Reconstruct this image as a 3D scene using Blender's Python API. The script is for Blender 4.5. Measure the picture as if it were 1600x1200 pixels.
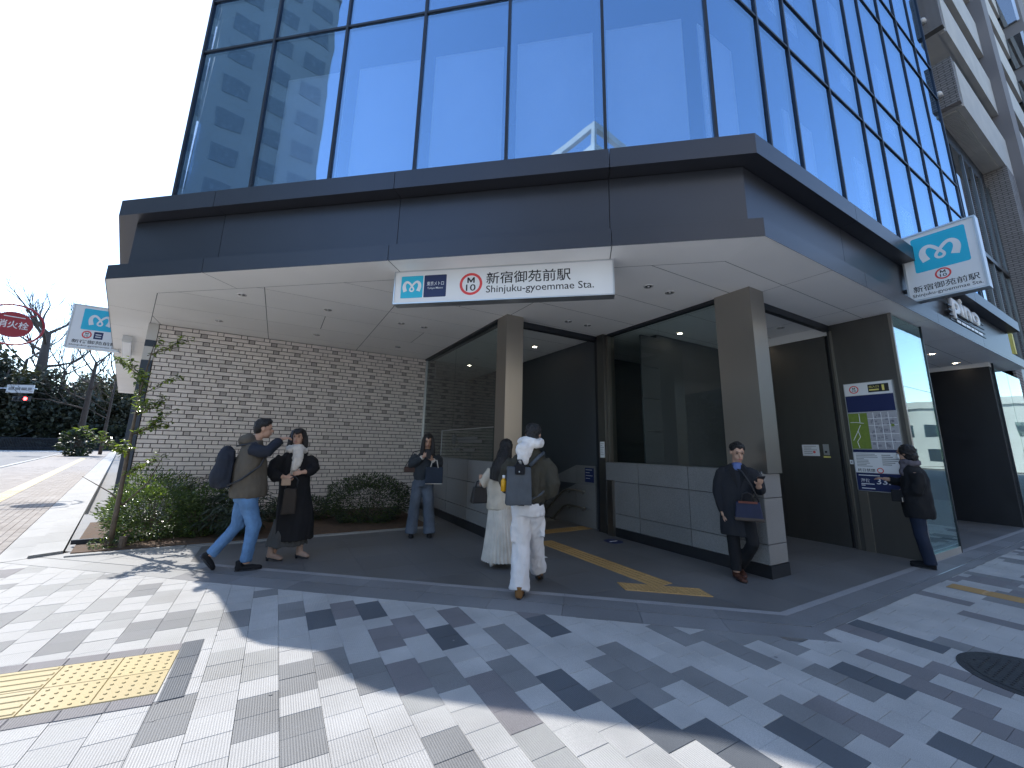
import bpy, bmesh, math, random
from mathutils import Vector, Matrix, noise
random.seed(7)
for o in list(bpy.data.objects): bpy.data.objects.remove(o)
scn = bpy.context.scene
col = scn.collection
# ------------------------------------------------------------------ camera
# world axes: X runs along the right-hand street front, Y along the stair walls, origin at the granite wall's near corner
CAM = Vector((-5.44, -2.93, 1.5))
CR = Vector((.86385, -.50328, .02182)); CU = Vector((-.11699, -.15829, .98044)); CF = Vector((.48998, .84950, .19562))
cd = bpy.data.cameras.new('camera'); cam = bpy.data.objects.new('camera', cd); col.objects.link(cam)
m = Matrix.Identity(4)
for i in range(3):
    m[i][0] = CR[i]; m[i][1] = CU[i]; m[i][2] = -CF[i]; m[i][3] = CAM[i]
cam.matrix_world = m
cd.sensor_width = 36; cd.lens = 36*621.61/1600; cd.shift_y = -23.86/1600
cd.clip_start = .05; cd.clip_end = 2000
scn.camera = cam
# ------------------------------------------------------------------ sky and sun
SUN_EL = math.radians(40.8)
sh = Vector((-.545, .84)).normalized()
SUN = Vector((sh.x*math.cos(SUN_EL), sh.y*math.cos(SUN_EL), math.sin(SUN_EL)))
w = bpy.data.worlds.new('World'); scn.world = w; w.use_nodes = True
nt = w.node_tree; bgn = nt.nodes['Background']
sky = nt.nodes.new('ShaderNodeTexSky'); sky.sky_type = 'NISHITA'; sky.sun_disc = False
sky.sun_elevation = SUN_EL; sky.sun_rotation = math.atan2(SUN.x, SUN.y)
sky.altitude = 30; sky.air_density = 1.0; sky.dust_density = .25; sky.ozone_density = 2.4
nt.links.new(sky.outputs[0], bgn.inputs[0]); bgn.inputs[1].default_value = .15
sl = bpy.data.lights.new('sun', 'SUN'); sl.energy = 2.5; sl.angle = math.radians(.53); sl.color = (1, .95, .88)
so = bpy.data.objects.new('sun', sl); col.objects.link(so)
so.rotation_euler = (-SUN).to_track_quat('-Z', 'Y').to_euler(); so.location = (-20, 25, 40)
scn.view_settings.view_transform = 'Standard'; scn.view_settings.look = 'None'
scn.view_settings.exposure = 1.42; scn.view_settings.gamma = 1
scn.view_settings.use_curve_mapping = False
try:
    scn.cycles.max_bounces = 8; scn.cycles.transparent_max_bounces = 12; scn.cycles.glossy_bounces = 5
except Exception: pass

# ------------------------------------------------------------------ helpers
EMP = {}
def par(o, p):
    if p is None: return
    o.parent = p
    o.matrix_parent_inverse = Matrix.Translation(-EMP[p.name]) if p.name in EMP else Matrix.Identity(4)
def tag(o, label=None, cat=None, group=None, kind=None):
    if label: o['label'] = label
    if cat: o['category'] = cat
    if group: o['group'] = group
    if kind: o['kind'] = kind
    return o
def empty(name, loc, label, cat, group=None):
    o = bpy.data.objects.new(name, None); col.objects.link(o); o.location = loc; o.empty_display_size = .2
    EMP[o.name] = Vector(loc)
    return tag(o, label, cat, group)
def link(name, me, parent=None, mat=None):
    if mat is not None and len(me.materials) == 0: me.materials.append(mat)
    o = bpy.data.objects.new(name, me); col.objects.link(o); par(o, parent); return o
class MB:
    """collects faces, builds one mesh object"""
    def __init__(s, xf=None): s.v = []; s.f = []; s.mi = []; s.xf = xf
    def add(s, vs, fs, mi=0):
        n = len(s.v)
        s.v += [s.xf(Vector(p)) if s.xf else Vector(p) for p in vs]
        s.f += [tuple(i+n for i in f) for f in fs]; s.mi += [mi]*len(fs); return s
    def box(s, x0, x1, y0, y1, z0, z1, mi=0):
        return s.add([(x0,y0,z0),(x1,y0,z0),(x1,y1,z0),(x0,y1,z0),(x0,y0,z1),(x1,y0,z1),(x1,y1,z1),(x0,y1,z1)],
              [(3,2,1,0),(4,5,6,7),(0,1,5,4),(1,2,6,5),(2,3,7,6),(3,0,4,7)], mi)
    def bbox(s, x0, x1, y0, y1, z0, z1, b=.003, mi=0):
        """box whose top edges are chamfered"""
        b = min(b, (x1-x0)*.3, (y1-y0)*.3, (z1-z0)*.4)
        vs = [(x0,y0,z0),(x1,y0,z0),(x1,y1,z0),(x0,y1,z0),(x0,y0,z1-b),(x1,y0,z1-b),(x1,y1,z1-b),(x0,y1,z1-b),
              (x0+b,y0+b,z1),(x1-b,y0+b,z1),(x1-b,y1-b,z1),(x0+b,y1-b,z1)]
        fs = [(3,2,1,0),(8,9,10,11)]
        for i in range(4):
            j = (i+1) % 4; fs += [(i,j,j+4,i+4),(i+4,j+4,j+8,i+8)]
        return s.add(vs, fs, mi)
    def prism(s, poly, z0, z1, mi=0):
        n = len(poly)
        a = sum(poly[i][0]*poly[(i+1)%n][1]-poly[(i+1)%n][0]*poly[i][1] for i in range(n))
        if a < 0: poly = poly[::-1]
        return s.add([(p[0],p[1],z0) for p in poly]+[(p[0],p[1],z1) for p in poly],
            [tuple(range(n-1,-1,-1)), tuple(range(n,2*n))]+[(i,(i+1)%n,(i+1)%n+n,i+n) for i in range(n)], mi)
    def tube(s, pts, rad, seg=8, cap=True, mi=0):
        pts = [Vector(p) for p in pts]; n = len(pts)
        if not isinstance(rad, (list, tuple)): rad = [rad]*n
        vs = []; up = None
        for i, p in enumerate(pts):
            d = (pts[min(i+1,n-1)]-pts[max(i-1,0)]).normalized()
            if up is None: up = Vector((0,0,1)) if abs(d.z) < .9 else Vector((1,0,0))
            a = d.cross(up).normalized(); b = a.cross(d).normalized(); up = b
            for k in range(seg):
                t = 2*math.pi*k/seg; vs.append(p+(a*math.cos(t)+b*math.sin(t))*rad[i])
        fs = [(i*seg+k, i*seg+(k+1)%seg, (i+1)*seg+(k+1)%seg, (i+1)*seg+k) for i in range(n-1) for k in range(seg)]
        if cap: fs += [tuple(range(seg-1,-1,-1)), tuple(range((n-1)*seg, n*seg))]
        return s.add(vs, fs, mi)
    def ell(s, c, r, rot=None, seg=14, rings=9, mi=0):
        c = Vector(c); vs = []
        for i in range(rings+1):
            ph = math.pi*i/rings
            for k in range(seg):
                t = 2*math.pi*k/seg
                p = Vector((r[0]*math.sin(ph)*math.cos(t), r[1]*math.sin(ph)*math.sin(t), r[2]*math.cos(ph)))
                vs.append(c+(rot @ p if rot else p))
        fs = [(i*seg+k, (i+1)*seg+k, (i+1)*seg+(k+1)%seg, i*seg+(k+1)%seg) for i in range(rings) for k in range(seg)]
        return s.add(vs, fs, mi)
    def loft(s, rings, seg=20, mi=0):
        """rings: (centre, axisA*ra, axisB*rb)"""
        vs = []
        for c, A, B in rings:
            for k in range(seg):
                t = 2*math.pi*k/seg; vs.append(Vector(c)+Vector(A)*math.cos(t)+Vector(B)*math.sin(t))
        n = len(rings)
        fs = [(i*seg+k, i*seg+(k+1)%seg, (i+1)*seg+(k+1)%seg, (i+1)*seg+k) for i in range(n-1) for k in range(seg)]
        fs += [tuple(range(seg-1,-1,-1)), tuple(range((n-1)*seg, n*seg))]
        return s.add(vs, fs, mi)
    def mesh(s, name, mats, smooth=False):
        me = bpy.data.meshes.new(name); me.from_pydata([tuple(v) for v in s.v], [], s.f)
        for q in (mats if isinstance(mats, (list, tuple)) else [mats]): me.materials.append(q)
        if any(s.mi): me.polygons.foreach_set('material_index', s.mi)
        if smooth: me.polygons.foreach_set('use_smooth', [True]*len(me.polygons))
        me.update(); return me
    def build(s, name, mats, parent=None, smooth=False):
        return link(name, s.mesh(name, mats, smooth), parent)
TS = bpy.data.scenes.new('build_tmp')     # scratch scene: modifiers and text are evaluated there, apart from the big scene
def fixn(me):
    bm = bmesh.new(); bm.from_mesh(me); bmesh.ops.recalc_face_normals(bm, faces=bm.faces); bm.to_mesh(me); bm.free()
def remesh(mb, name, mat, parent, vox=.012, smooth=4, wr=0, wscale=(8,8,4), seed=0):
    """one continuous skin round everything in mb; wr = depth of cloth folds in metres"""
    me = mb.mesh(name+'_src', mat); fixn(me)
    o = bpy.data.objects.new('tmp', me); TS.collection.objects.link(o)
    r = o.modifiers.new('r', 'REMESH'); r.mode = 'VOXEL'; r.voxel_size = vox; r.use_smooth_shade = True
    if smooth:
        q = o.modifiers.new('s', 'SMOOTH'); q.factor = .5; q.iterations = smooth
    dg = TS.view_layers[0].depsgraph; TS.view_layers[0].update(); dg.update()
    nm = bpy.data.meshes.new_from_object(o.evaluated_get(dg))
    bpy.data.objects.remove(o); bpy.data.meshes.remove(me)
    if wr:
        sx, sy, sz = wscale; off = Vector((seed*3.1, seed*7.7, seed))
        for v in nm.vertices:
            p = v.co; q = Vector((p.x*sx, p.y*sy, p.z*sz))+off
            h = noise.noise(q)+.5*noise.noise(q*2.1)+.25*noise.noise(q*4.3)
            v.co = p+v.normal*(h*wr)
    nm.name = name
    nm.materials.clear(); nm.materials.append(mat)
    nm.polygons.foreach_set('use_smooth', [True]*len(nm.polygons))
    return link(name, nm, parent)
def clip(poly, n, d):
    """keep the part of a 2-D polygon where n.p >= d"""
    out = []
    for i in range(len(poly)):
        a, b = poly[i], poly[(i+1)%len(poly)]
        fa = n[0]*a[0]+n[1]*a[1]-d; fb = n[0]*b[0]+n[1]*b[1]-d
        if fa >= 0: out.append(a)
        if (fa >= 0) != (fb >= 0):
            t = fa/(fa-fb); out.append((a[0]+(b[0]-a[0])*t, a[1]+(b[1]-a[1])*t))
    return out

# ------------------------------------------------------------------ materials
def mat(name, c, rough=.6, metal=0, var=.12, vs=3, bump=0, bs=40, spec=.5, coord='Position', stretch=None, spk=0, spks=300, rnd=0, coat=0, rv_=.15):
    m = bpy.data.materials.new(name); m.use_nodes = True; t = m.node_tree; N = t.nodes; L = t.links
    b = N['Principled BSDF']; b.inputs['Roughness'].default_value = rough; b.inputs['Metallic'].default_value = metal
    b.inputs['Specular IOR Level'].default_value = spec
    if coat: b.inputs['Coat Weight'].default_value = coat; b.inputs['Coat Roughness'].default_value = .08
    if coord == 'Position': src = N.new('ShaderNodeNewGeometry').outputs['Position']
    else: src = N.new('ShaderNodeTexCoord').outputs['Object']
    if stretch:
        mp = N.new('ShaderNodeMapping'); mp.inputs['Scale'].default_value = stretch; L.new(src, mp.inputs[0]); src = mp.outputs[0]
    n1 = N.new('ShaderNodeTexNoise'); n1.inputs['Scale'].default_value = vs; n1.inputs['Detail'].default_value = 6; L.new(src, n1.inputs['Vector'])
    mr = N.new('ShaderNodeMapRange'); mr.inputs[1].default_value = .3; mr.inputs[2].default_value = .7
    mr.inputs[3].default_value = 1-var; mr.inputs[4].default_value = 1+var; L.new(n1.outputs['Fac'], mr.inputs[0])
    val = mr.outputs[0]
    def mul(x, y):
        q = N.new('ShaderNodeMath'); q.operation = 'MULTIPLY'; L.new(x, q.inputs[0]); L.new(y, q.inputs[1]); return q.outputs[0]
    if spk:
        n2 = N.new('ShaderNodeTexNoise'); n2.inputs['Scale'].default_value = spks; n2.inputs['Detail'].default_value = 2; L.new(src, n2.inputs['Vector'])
        m2 = N.new('ShaderNodeMapRange'); m2.inputs[1].default_value = .35; m2.inputs[2].default_value = .65
        m2.inputs[3].default_value = 1-spk; m2.inputs[4].default_value = 1+spk; L.new(n2.outputs['Fac'], m2.inputs[0]); val = mul(val, m2.outputs[0])
    if rnd:
        oi = N.new('ShaderNodeObjectInfo'); m3 = N.new('ShaderNodeMapRange'); m3.inputs[3].default_value = 1-rnd; m3.inputs[4].default_value = 1+rnd
        L.new(oi.outputs['Random'], m3.inputs[0]); val = mul(val, m3.outputs[0])
    vm = N.new('ShaderNodeVectorMath'); vm.operation = 'SCALE'; vm.inputs[0].default_value = c[:3]; L.new(val, vm.inputs['Scale'])
    L.new(vm.outputs[0], b.inputs['Base Color'])
    # the same noise breaks up the gloss
    rr = N.new('ShaderNodeMapRange'); rr.inputs[1].default_value = .3; rr.inputs[2].default_value = .7
    rr.inputs[3].default_value = max(.02, rough*(1-rv_)); rr.inputs[4].default_value = min(1, rough*(1+rv_)); L.new(n1.outputs['Fac'], rr.inputs[0]); L.new(rr.outputs[0], b.inputs['Roughness'])
    if bump:
        n3 = N.new('ShaderNodeTexNoise'); n3.inputs['Scale'].default_value = bs; n3.inputs['Detail'].default_value = 4; L.new(src, n3.inputs['Vector'])
        bp = N.new('ShaderNodeBump'); bp.inputs['Strength'].default_value = bump; bp.inputs['Distance'].default_value = .01
        L.new(n3.outputs['Fac'], bp.inputs['Height']); L.new(bp.outputs[0], b.inputs['Normal'])
    return m
def glass(name, tint, refl=.12, rcol=(1,1,1), rough=0, wav=0):
    """window pane: clear tinted body under a mirror coat that grows towards grazing angles"""
    m = bpy.data.materials.new(name); m.use_nodes = True; t = m.node_tree; N = t.nodes; L = t.links; N.clear()
    out = N.new('ShaderNodeOutputMaterial'); mx = N.new('ShaderNodeMixShader'); tr = N.new('ShaderNodeBsdfTransparent'); gl = N.new('ShaderNodeBsdfGlossy')
    tr.inputs[0].default_value = (*tint, 1); gl.inputs['Color'].default_value = (*rcol, 1); gl.inputs['Roughness'].default_value = rough
    lw = N.new('ShaderNodeLayerWeight'); lw.inputs[0].default_value = .5
    fr = N.new('ShaderNodeMath'); fr.operation = 'POWER'; fr.inputs[1].default_value = 4.5; L.new(lw.outputs['Facing'], fr.inputs[0])
    mr = N.new('ShaderNodeMapRange'); mr.inputs[3].default_value = refl; mr.inputs[4].default_value = 1
    if wav:
        g_ = N.new('ShaderNodeNewGeometry'); nz = N.new('ShaderNodeTexNoise'); nz.inputs['Scale'].default_value = 1.1; nz.inputs['Detail'].default_value = 1; L.new(g_.outputs['Position'], nz.inputs['Vector'])
        bp = N.new('ShaderNodeBump'); bp.inputs['Strength'].default_value = 1; bp.inputs['Distance'].default_value = wav; L.new(nz.outputs['Fac'], bp.inputs['Height']); L.new(bp.outputs[0], gl.inputs['Normal'])
    L.new(fr.outputs[0], mr.inputs[0]); L.new(mr.outputs[0], mx.inputs[0]); L.new(tr.outputs[0], mx.inputs[1]); L.new(gl.outputs[0], mx.inputs[2]); L.new(mx.outputs[0], out.inputs[0])
    return m
def emit(name, c, s):
    m = bpy.data.materials.new(name); m.use_nodes = True; b = m.node_tree.nodes['Principled BSDF']
    b.inputs['Base Color'].default_value = (*c, 1); b.inputs['Emission Color'].default_value = (*c, 1); b.inputs['Emission Strength'].default_value = s
    return m
def tile_mat(name, c):
    """precast paving: speckled face with fine combed ribs along Y"""
    m = mat(name, c, .75, var=.13, vs=2.4, spk=.17, spks=260, rnd=.06); t = m.node_tree; N = t.nodes; L = t.links; b = N['Principled BSDF']
    g = N.new('ShaderNodeNewGeometry'); wv = N.new('ShaderNodeTexWave'); wv.bands_direction = 'X'; wv.inputs['Scale'].default_value = 24
    wv.inputs['Distortion'].default_value = .25; wv.inputs['Detail'].default_value = 1; L.new(g.outputs['Position'], wv.inputs['Vector'])
    n3 = N.new('ShaderNodeTexNoise'); n3.inputs['Scale'].default_value = 160; L.new(g.outputs['Position'], n3.inputs['Vector'])
    ad = N.new('ShaderNodeMath'); ad.operation = 'MULTIPLY_ADD'; ad.inputs[1].default_value = .6; L.new(n3.outputs['Fac'], ad.inputs[0]); L.new(wv.outputs['Fac'], ad.inputs[2])
    bp = N.new('ShaderNodeBump'); bp.inputs['Strength'].default_value = .55; bp.inputs['Distance'].default_value = .0022
    L.new(ad.outputs[0], bp.inputs['Height']); L.new(bp.outputs[0], b.inputs['Normal']); return m
M = {}
M['fascia'] = mat('dark_metal_panel', (.068,.072,.086), .36, .65, rv_=.0, var=.05, vs=.8, rnd=.05)
M['soffit'] = mat('soffit_panel', (.90,.88,.85), .55, var=.03, vs=.9, rnd=.02)
M['steel'] = mat('brushed_steel', (.37,.345,.31), .3, .95, var=.006, vs=.7, rv_=.0)
M['darksteel'] = mat('dark_steel_panel', (.15,.145,.137), .34, .8, rv_=.03, var=.04, vs=2, stretch=(3,3,.5), rnd=.04)
M['frame'] = mat('dark_frame', (.035,.04,.05), .4, .5, var=.05)
M['granite'] = mat('grey_granite', (.215,.213,.21), .5, var=.06, vs=2, spk=.32, spks=190, rnd=.06)
M['plinth'] = mat('black_plinth', (.018,.019,.022), .35, var=.1)
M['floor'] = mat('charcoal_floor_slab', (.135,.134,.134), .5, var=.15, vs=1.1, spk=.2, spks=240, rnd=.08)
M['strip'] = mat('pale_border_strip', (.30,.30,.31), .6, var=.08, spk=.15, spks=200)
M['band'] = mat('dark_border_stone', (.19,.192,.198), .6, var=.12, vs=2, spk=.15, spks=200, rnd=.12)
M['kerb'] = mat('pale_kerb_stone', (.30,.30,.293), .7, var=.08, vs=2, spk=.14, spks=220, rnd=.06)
M['joint'] = mat('joint_mortar', (.27,.27,.26), .9, var=.2, vs=20)
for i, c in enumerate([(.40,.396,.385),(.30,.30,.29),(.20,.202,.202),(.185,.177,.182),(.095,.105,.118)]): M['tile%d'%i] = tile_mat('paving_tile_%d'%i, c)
M['yellow'] = mat('yellow_tactile', (.48,.385,.195), .65, var=.07, vs=3, spk=.07, spks=250, rnd=.05)
M['tan'] = mat('tan_tactile', (.42,.26,.10), .6, var=.08, vs=3, rnd=.04)
M['brick'] = mat('pale_brick', (.72,.65,.60), .6, var=.08, vs=5, bump=.12, bs=90, rnd=.09)
M['brickdark'] = mat('grey_header_brick', (.40,.36,.335), .6, var=.1, vs=6, bump=.12, bs=90, rnd=.12)
M['mortar'] = mat('dark_mortar', (.075,.07,.07), .9, var=.15, vs=15)
M['wall'] = mat('pale_wall', (.60,.58,.55), .7, var=.05, vs=1)
M['black'] = mat('black_panel', (.012,.013,.018), .45, var=.1)
M['slate'] = mat('dark_blue_slab', (.035,.05,.075), .4, var=.1, vs=1)
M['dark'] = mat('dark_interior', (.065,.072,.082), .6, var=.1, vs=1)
M['white'] = mat('white_plastic', (.82,.83,.84), .35, var=.02)
M['offwhite'] = mat('white_panel', (.85,.87,.9), .7, var=.03)
M['alu'] = mat('aluminium_frame', (.62,.64,.66), .35, .85, var=.04)
M['cyan'] = mat('cyan_print', (.02,.50,.72), .4, var=.02)
M['navy'] = mat('navy_print', (.012,.022,.10), .4, var=.04)
M['ink'] = mat('black_print', (.015,.015,.018), .5, var=.02)
M['red'] = mat('red_print', (.75,.06,.06), .45, var=.03)
M['signred'] = mat('red_sign', (.36,.03,.045), .45, var=.08)
M['grey'] = mat('grey_print', (.30,.31,.32), .5, var=.03)
M['green'] = mat('map_green', (.19,.27,.04), .5, var=.12, vs=30)
M['mapgrey'] = mat('map_grey', (.42,.42,.45), .5, var=.1, vs=60)
M['mapblock'] = mat('map_block', (.26,.26,.30), .5, var=.1, vs=60)
M['yprint'] = mat('yellow_print', (.85,.75,.2), .5, var=.02)
M['lamp'] = emit('lit_lamp', (1,.86,.66), 14)
M['lampring'] = mat('lamp_ring', (.8,.79,.77), .25, .6, var=.02)
M['siglamp'] = emit('red_signal_lamp', (1,.05,.05), 6)
M['soil'] = mat('soil', (.10,.06,.036), .95, var=.35, vs=14, bump=.8, bs=50)
M['asphalt'] = mat('asphalt', (.19,.19,.19), .85, var=.12, vs=1.5, spk=.2, spks=120)
M['paint'] = mat('road_paint', (.72,.72,.70), .7, var=.1, vs=4)
M['paver'] = mat('brown_paver', (.27,.24,.215), .8, var=.1, vs=2, spk=.12, spks=150, rnd=.12)
M['iron'] = mat('cast_iron', (.035,.035,.038), .55, .3, var=.2, vs=12, bump=.6, bs=70)
M['towerglass'] = glass('tower_glass', (.86,.92,.98), .40, (.52,.74,.98), wav=.0022)
M['clearglass'] = glass('clear_glass', (.82,.87,.86), .015, (1,1,1))
M['greenglass'] = glass('green_glass', (.62,.74,.72), .22, (.86,1,.98), wav=.003)
M['frost'] = mat('etched_glass_panel', (.09,.095,.095), .35, var=.05)
M['neigh'] = mat('neighbour_concrete', (.50,.48,.45), .8, var=.1, vs=1.2)
# ------------------------------------------------------------------ plan of the corner
C1 = Vector((-1.13, -.84)); C2 = Vector((-7.85, 4.85))
CH = (C2-C1).normalized(); CLEN = (C2-C1).length; NCH = Vector((-CH.y, CH.x))
if NCH.dot(Vector((0, 3))-C1) < 0: NCH = -NCH
DL = Vector((-.236, .972)).normalized(); ND = Vector((DL.y, -DL.x))
NR = Vector((0, 1))
def isect(p, n1, n2, d):
    b1 = n1.dot(p)+d; b2 = n2.dot(p)+d; det = n1.x*n2.y-n1.y*n2.x
    return Vector(((b1*n2.y-b2*n1.y)/det, (n1.x*b2-n2.x*b1)/det))
SEG = {'R': (C1, Vector((1,0)), NR), 'C': (C1, CH, NCH), 'D': (C2, DL, ND)}
def pos(seg, s, d):
    o, t, n = SEG[seg]
    if (seg == 'R' and s == 0) or (seg == 'C' and s == 0): return isect(C1, NCH, NR, d)
    if (seg == 'D' and s == 0) or (seg == 'C' and s == 'e'): return isect(C2, NCH, ND, d)
    return o+t*s+n*d
def sweep(mb, seg, s0, s1, prof, mi=0):
    """closed profile of (inset, z) run along an edge of the plan from s0 to s1, mitred at the corners"""
    n = len(prof); a = [pos(seg, s0, d) for d, z in prof]; b = [pos(seg, s1, d) for d, z in prof]
    mb.add([(a[i].x, a[i].y, prof[i][1]) for i in range(n)]+[(b[i].x, b[i].y, prof[i][1]) for i in range(n)],
           [tuple(range(n)), tuple(range(2*n-1, n-1, -1))]+[(i, i+n, (i+1)%n+n, (i+1)%n) for i in range(n)], mi)
def runs(seg, cuts, gap=.003):
    """turn cut positions into (s0,s1) runs with a gap; corners (0,'e') stay exact"""
    out = []
    for a, b in zip(cuts[:-1], cuts[1:]):
        out.append((a if a == 0 else a+gap, b if b == 'e' else b-gap))
    return out
def swept(name, m_, parent, seg, s0, s1, prof):
    mb = MB(); sweep(mb, seg, s0, s1, prof); me = mb.mesh(name, m_); fixn(me); return link(name, me, parent)
def rect(d0, d1, z0, z1): return [(d0,z0),(d1,z0),(d1,z1),(d0,z1)]

# ------------------------------------------------------------------ ground
g = MB(); g.add([(-700,-500,-.09),(700,-500,-.09),(700,900,-.09),(-700,900,-.09)], [(0,1,2,3)])
tag(g.build('ground', M['asphalt']), 'grey ground sheet under roads and pavements reaching the horizon', 'ground', kind='structure')
# asphalt of the left-hand street and the far crossing
def dpt(s, off): p = C2+DL*s-ND*off; return (p.x, p.y)
r = MB()
r.prism([dpt(-40,3.7), dpt(130,3.7), dpt(130,16), dpt(-40,16)], -.085, -.07)
road = tag(r.build('road', M['asphalt']), 'asphalt road running away past the left side of the station', 'road', kind='structure')
k = 0
for (s0, s1, o0, o1) in [(6,30,3.95,4.1),(32,60,3.95,4.1),(9,9.5,4.4,15),(7.2,7.6,9,15),(14,24,9.6,9.75),(28,38,9.6,9.75),(42,52,9.6,9.75),(70,70.6,4,16),(56,66,9.6,9.75)]:
    mb = MB(); mb.prism([dpt(s0,o0), dpt(s1,o0), dpt(s1,o1), dpt(s0,o1)], -.0695, -.066); mb.build('road_marking', M['paint'], road)
for i in range(9):
    mb = MB(); mb.prism([dpt(62+.9*i,4.4), dpt(62.45+.9*i,4.4), dpt(62.45+.9*i,15.6), dpt(62+.9*i,15.6)], -.0695, -.066); mb.build('road_marking', M['paint'], road)

# ------------------------------------------------------------------ paved forecourt
pv = MB(); pv.prism([(-16,-14),(16,-14),(16,-.9),(-1.2,-.9),(-8.2,5.05),(-16,5.05)], -.06, -.026)
pave = tag(pv.build('pavement', M['joint']), 'paved forecourt of pale and grey ribbed tiles', 'pavement', kind='structure')
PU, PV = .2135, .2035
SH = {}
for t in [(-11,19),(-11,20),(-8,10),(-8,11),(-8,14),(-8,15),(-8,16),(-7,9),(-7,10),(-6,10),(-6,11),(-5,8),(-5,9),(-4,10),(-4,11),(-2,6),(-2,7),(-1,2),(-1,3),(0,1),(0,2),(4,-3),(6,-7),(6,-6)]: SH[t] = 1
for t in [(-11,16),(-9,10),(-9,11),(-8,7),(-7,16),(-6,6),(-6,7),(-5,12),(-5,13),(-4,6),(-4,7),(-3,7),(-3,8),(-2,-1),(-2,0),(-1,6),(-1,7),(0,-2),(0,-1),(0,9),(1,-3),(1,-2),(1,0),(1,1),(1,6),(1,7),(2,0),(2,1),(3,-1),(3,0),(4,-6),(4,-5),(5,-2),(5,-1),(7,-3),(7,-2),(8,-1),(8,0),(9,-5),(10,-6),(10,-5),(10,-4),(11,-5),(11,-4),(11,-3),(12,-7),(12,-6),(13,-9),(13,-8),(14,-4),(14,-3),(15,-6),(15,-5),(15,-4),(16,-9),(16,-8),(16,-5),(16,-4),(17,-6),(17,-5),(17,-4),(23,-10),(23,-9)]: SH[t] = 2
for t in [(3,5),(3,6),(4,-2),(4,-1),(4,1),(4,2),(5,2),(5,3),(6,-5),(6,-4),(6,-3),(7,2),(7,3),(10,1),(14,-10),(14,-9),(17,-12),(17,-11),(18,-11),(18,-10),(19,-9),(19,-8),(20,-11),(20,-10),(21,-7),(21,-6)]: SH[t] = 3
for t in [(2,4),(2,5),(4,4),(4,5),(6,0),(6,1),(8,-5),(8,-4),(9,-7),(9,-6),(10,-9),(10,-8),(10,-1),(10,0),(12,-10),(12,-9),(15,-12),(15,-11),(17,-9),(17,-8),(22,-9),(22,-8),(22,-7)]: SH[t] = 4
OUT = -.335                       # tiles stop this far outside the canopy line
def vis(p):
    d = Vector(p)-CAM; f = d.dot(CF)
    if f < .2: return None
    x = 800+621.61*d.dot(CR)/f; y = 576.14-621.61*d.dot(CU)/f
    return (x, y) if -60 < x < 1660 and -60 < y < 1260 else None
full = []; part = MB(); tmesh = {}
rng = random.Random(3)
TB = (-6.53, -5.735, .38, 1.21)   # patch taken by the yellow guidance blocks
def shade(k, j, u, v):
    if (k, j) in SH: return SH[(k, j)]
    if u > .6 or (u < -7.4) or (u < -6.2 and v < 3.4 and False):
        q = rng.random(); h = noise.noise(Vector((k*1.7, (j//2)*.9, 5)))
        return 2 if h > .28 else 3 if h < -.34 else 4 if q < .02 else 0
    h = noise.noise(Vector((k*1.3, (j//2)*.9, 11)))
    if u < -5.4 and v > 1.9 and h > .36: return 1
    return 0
for k in range(-34, 62):
    u0 = -5.46+PU*k; ph = .115 if k % 2 else .2
    for j in range(-32, 26):
        v0 = ph+PV*j; c = (u0+PU/2, v0+PV/2)
        if v0 > 5.05 or v0+PV < -6.4: continue
        poly = [(u0+.001,v0+.001),(u0+PU-.001,v0+.001),(u0+PU-.001,v0+PV-.001),(u0+.001,v0+PV-.001)]
        n0 = len(poly)
        keep = False
        if -NCH.dot(Vector(c)-C1)+OUT > .2 or (c[1] < -1.25): keep = True
        q = poly
        if not keep:
            # outside both border lines: union of two half planes would be concave, so pick the side the tile lies on
            if c[0] > C1.x-.45 and NCH.dot(Vector(c)-C1) > OUT-.1: q = clip(q, (0,-1), 1.012)
            else: q = clip(q, (-NCH.x,-NCH.y), -(NCH.dot(C1)+OUT))
        q = clip(q, (0,-1), -5.03)
        if len(q) < 3: continue
        # leave room for the guidance blocks and the manhole
        if -6.3 < c[0] < -5.9 and .6 < c[1] < 1.0: continue
        if (Vector(c)-Vector((-.68,-2.1))).length < .3: continue
        cut = (len(q) != 4) or abs(q[0][0]-poly[0][0])+abs(q[0][1]-poly[0][1])+abs(q[2][0]-poly[2][0])+abs(q[2][1]-poly[2][1]) > 1e-5
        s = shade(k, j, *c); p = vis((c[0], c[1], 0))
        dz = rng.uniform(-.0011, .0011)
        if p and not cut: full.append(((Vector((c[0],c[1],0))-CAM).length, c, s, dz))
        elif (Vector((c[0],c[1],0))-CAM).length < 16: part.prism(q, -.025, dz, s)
full.sort()
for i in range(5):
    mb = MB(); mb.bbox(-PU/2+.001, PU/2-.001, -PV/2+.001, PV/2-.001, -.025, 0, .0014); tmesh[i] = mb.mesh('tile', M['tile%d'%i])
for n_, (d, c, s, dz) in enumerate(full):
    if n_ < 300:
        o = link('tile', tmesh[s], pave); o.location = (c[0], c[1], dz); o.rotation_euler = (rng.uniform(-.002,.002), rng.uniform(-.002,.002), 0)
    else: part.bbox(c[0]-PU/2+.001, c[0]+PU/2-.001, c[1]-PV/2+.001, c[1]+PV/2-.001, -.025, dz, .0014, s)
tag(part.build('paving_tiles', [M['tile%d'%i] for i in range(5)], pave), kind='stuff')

gm = MB(); rg = random.Random(77)
for i in range(46):
    c = Vector((rg.uniform(-6.5,4), rg.uniform(-2.4,3)))
    if NCH.dot(c-C1) > -.5 or c.y > 2.6: continue
    r0 = rg.uniform(.006,.014); gm.prism([(c.x+r0*rg.uniform(.7,1.1)*math.cos(a*math.pi/4), c.y+r0*rg.uniform(.7,1.1)*math.sin(a*math.pi/4)) for a in range(8)], .0005, .0025)
tag(gm.build('gum_spots', M['band'], pave), kind='stuff')
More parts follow.
